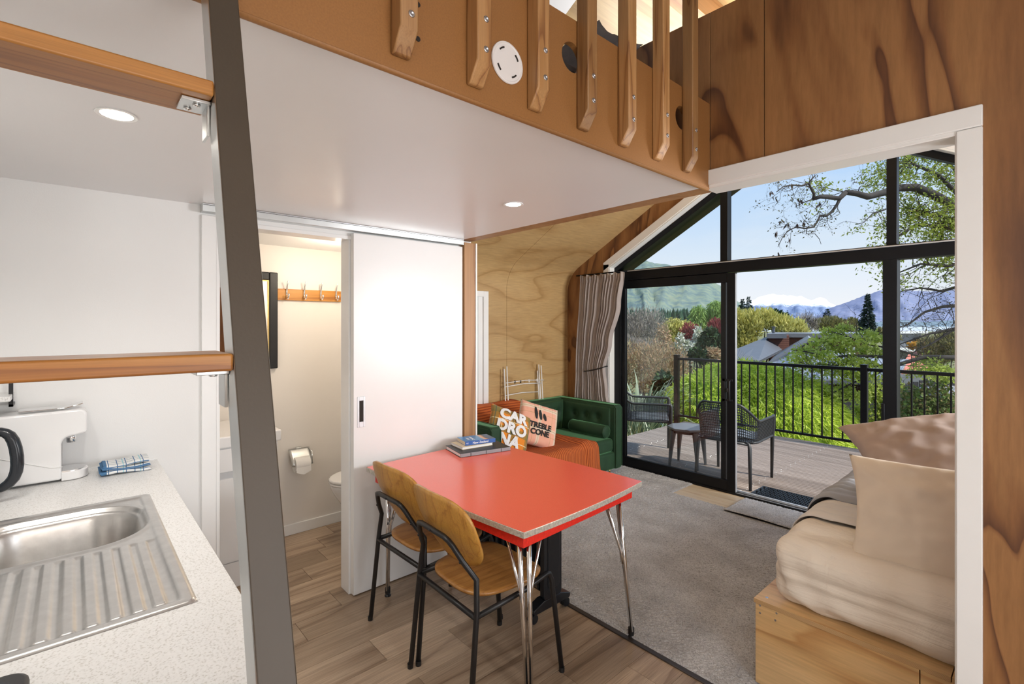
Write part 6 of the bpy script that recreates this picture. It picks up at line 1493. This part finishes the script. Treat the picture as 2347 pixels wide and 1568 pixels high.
limb([(1864, 456, D - .7), (1866, 445, D - .7), (1857, 428, D - .7), (1853, 420, D - .75), (1838, 426, D - .8), (1815, 424, D - .8), (1795, 428, D - .8), (1780, 440, D - .9)], .022, .006, ends_dark, 12, .28, .006, depth=2)
limb([(1853, 420, D - .7), (1862, 408, D - .7), (1872, 400, D - .7)], .010, .004, ends_dark, 5, .2, .004, depth=1)
limb([(1864, 456, D - .7), (1840, 465, D - .7), (1822, 475, D - .8)], .010, .004, ends_dark, 1, .15, .004, depth=0)
limb([(1924, 458, D - .5), (1918, 470, D - .5), (1906, 486, D - .5), (1894, 495, D - .6), (1880, 494, D - .6), (1872, 510, D - .6), (1865, 520, D - .7), (1845, 524, D - .7), (1825, 520, D - .8), (1805, 530, D - .8), (1793, 545, D - .8), (1783, 566, D - .9)], .024, .004, ends_dark, 16, .26, .006, depth=2)
limb([(1850, 522, D - .7), (1848, 536, D - .7), (1868, 536, D - .7), (1878, 548, D - .7), (1882, 560, D - .7)], .008, .003, ends_dark, 2, .15, .003, depth=0)
limb([(1966, 444, D - .4), (1970, 430, D - .4), (1980, 421, D - .4), (1955, 418, D - .4)], .010, .004, ends_dark, 5, .22, .004, depth=1)
limb([(2030, 480, D), (2000, 490, D - .1), (1980, 510, D - .2), (1960, 515, D - .2)], .012, .004, ends_dark, 5, .3, .004, depth=1)
# leafy mass to the right of the post
for pts, r0 in (([(2300, 560, 8.8), (2220, 470, 8.5), (2150, 400, 8.4), (2090, 375, 8.3), (2050, 390, 8.2)], .05), ([(2300, 560, 8.8), (2230, 540, 8.5), (2160, 520, 8.3), (2100, 515, 8.2), (2060, 540, 8.1), (2030, 545, 8)], .05),
                ([(2300, 560, 8.8), (2240, 600, 8.5), (2170, 610, 8.3), (2110, 605, 8.2), (2060, 625, 8.1)], .04), ([(2300, 500, 8.8), (2230, 430, 8.7), (2170, 370, 8.6), (2120, 345, 8.5)], .045), ([(2170, 480, 8.4), (2145, 500, 8.4), (2100, 480, 8.3)], .04)):
    limb(pts, r0, .010, ends_g, 26, .42, .012, depth=2)
for pts, r0 in (([(2300, 650, 9.2), (2200, 655, 8.9), (2160, 668, 8.8), (2110, 660, 8.7), (2065, 668, 8.6)], .035), ([(2300, 690, 9.2), (2200, 700, 9), (2160, 703, 8.9), (2120, 715, 8.8), (2080, 745, 8.7), (2060, 750, 8.6)], .04), ([(2300, 730, 9.2), (2180, 755, 9), (2130, 765, 8.9), (2060, 790, 8.7)], .04),
                ([(2300, 740, 9.2), (2182, 757, 9), (2140, 785, 8.9), (2085, 812, 8.8)], .035)):
    limb(pts, r0, .008, ends_dark, 14, .45, .008, depth=2, bend=.6)
limb([(2300, 815, 10), (2200, 820, 9.8), (2120, 818, 9.7), (2060, 835, 9.6), (2020, 818, 9.5), (1960, 815, 9.4), (1900, 818, 9.3), (1840, 805, 9.2)], .055, .010, ends_low, 16, .5, .010, depth=1)
limb([(2120, 820, 9.7), (2050, 800, 9.6), (1990, 790, 9.5), (1940, 770, 9.4), (1905, 760, 9.3)], .025, .006, ends_low, 12, .45, .008, depth=1)
limb([(2060, 835, 9.6), (1990, 840, 9.5), (1930, 835, 9.4), (1880, 845, 9.3), (1830, 830, 9.2)], .022, .006, ends_low, 12, .45, .008, depth=1)
limb([(2060, 835, 9.6), (2000, 860, 9.6), (1950, 880, 9.5), (1900, 905, 9.5), (1880, 935, 9.5)], .02, .006, ends_low, 6, .45, .007, depth=1)
lm_.build('limbs', 'bark_dark', lc, smooth=True)
def sprays(name, pts, mat, per, size, sp, zsp, seed, drop=0.0, asp=.42):
    rs = np.random.RandomState(seed); P0 = np.array([tuple(p) for p in pts]); P0 = P0[rs.rand(len(P0)) >= drop]
    P_ = np.repeat(P0, per, axis=0) + rs.normal(size=(len(P0) * per, 3)) * np.array((sp, sp, zsp)); leaves(name, mat, lc, P_, size, rs, asp, None)
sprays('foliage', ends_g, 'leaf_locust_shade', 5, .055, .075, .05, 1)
leafy('leaf_bud', [(.06, .06, .025), (.11, .11, .03), (.05, .045, .03)], trans=.1)
sprays('young_leaves', ends_dark, 'leaf_bud', 2, .036, .035, .03, 2, .5)
# layered bright foliage of the low limbs
rs = np.random.RandomState(6); pads = []
for (px, py, rx) in ((1900, 760, 22), (1935, 752, 20), (1918, 775, 28), (1880, 785, 24), (1850, 800, 30), (1830, 822, 26), (1880, 812, 34), (1925, 800, 36), (1960, 782, 30), (1990, 765, 24), (1990, 800, 34), (1950, 825, 40), (1900, 838, 38), (1850, 838, 28), (1990, 835, 36), (2010, 778, 18), (1940, 850, 40), (1980, 858, 34), (2125, 825, 26), (2150, 845, 34), (2115, 850, 28), (2170, 860, 30), (1900, 900, 26), (1880, 925, 22), (1930, 890, 30), (1960, 905, 24), (1900, 950, 20)):
    d = 9.3 + .5 * rs.rand(); k = px_m(d); c = np.array(tuple(at(px, py, d) - lb)); n_ = int(rx * 9)
    q = rs.normal(size=(n_, 3)) * np.array((rx * k * .55, rx * k * .55, .045)); q[:, 2] -= .9 * (q[:, 0] ** 2 + q[:, 1] ** 2); pads.append(c + q)
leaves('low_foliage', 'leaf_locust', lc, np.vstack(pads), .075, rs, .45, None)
pods = []
for (px, py) in ((1768, 440), (1775, 452), (1812, 422), (1830, 455), (1828, 463), (1792, 505), (1805, 515), (1778, 532), (1811, 545), (1842, 512), (1826, 512), (1880, 465), (1783, 580)):
    for q in range(4): p = at(px + rs.uniform(-4, 4), py + rs.uniform(-4, 2), D - .8) - lb; pods.append(tuple(p))
leaves('seed_pods', 'leaf_pod', lc, np.array(pods), .085, rs, .28, np.tile(np.array((0, 0, -1.0)), (len(pods), 1)), .25)
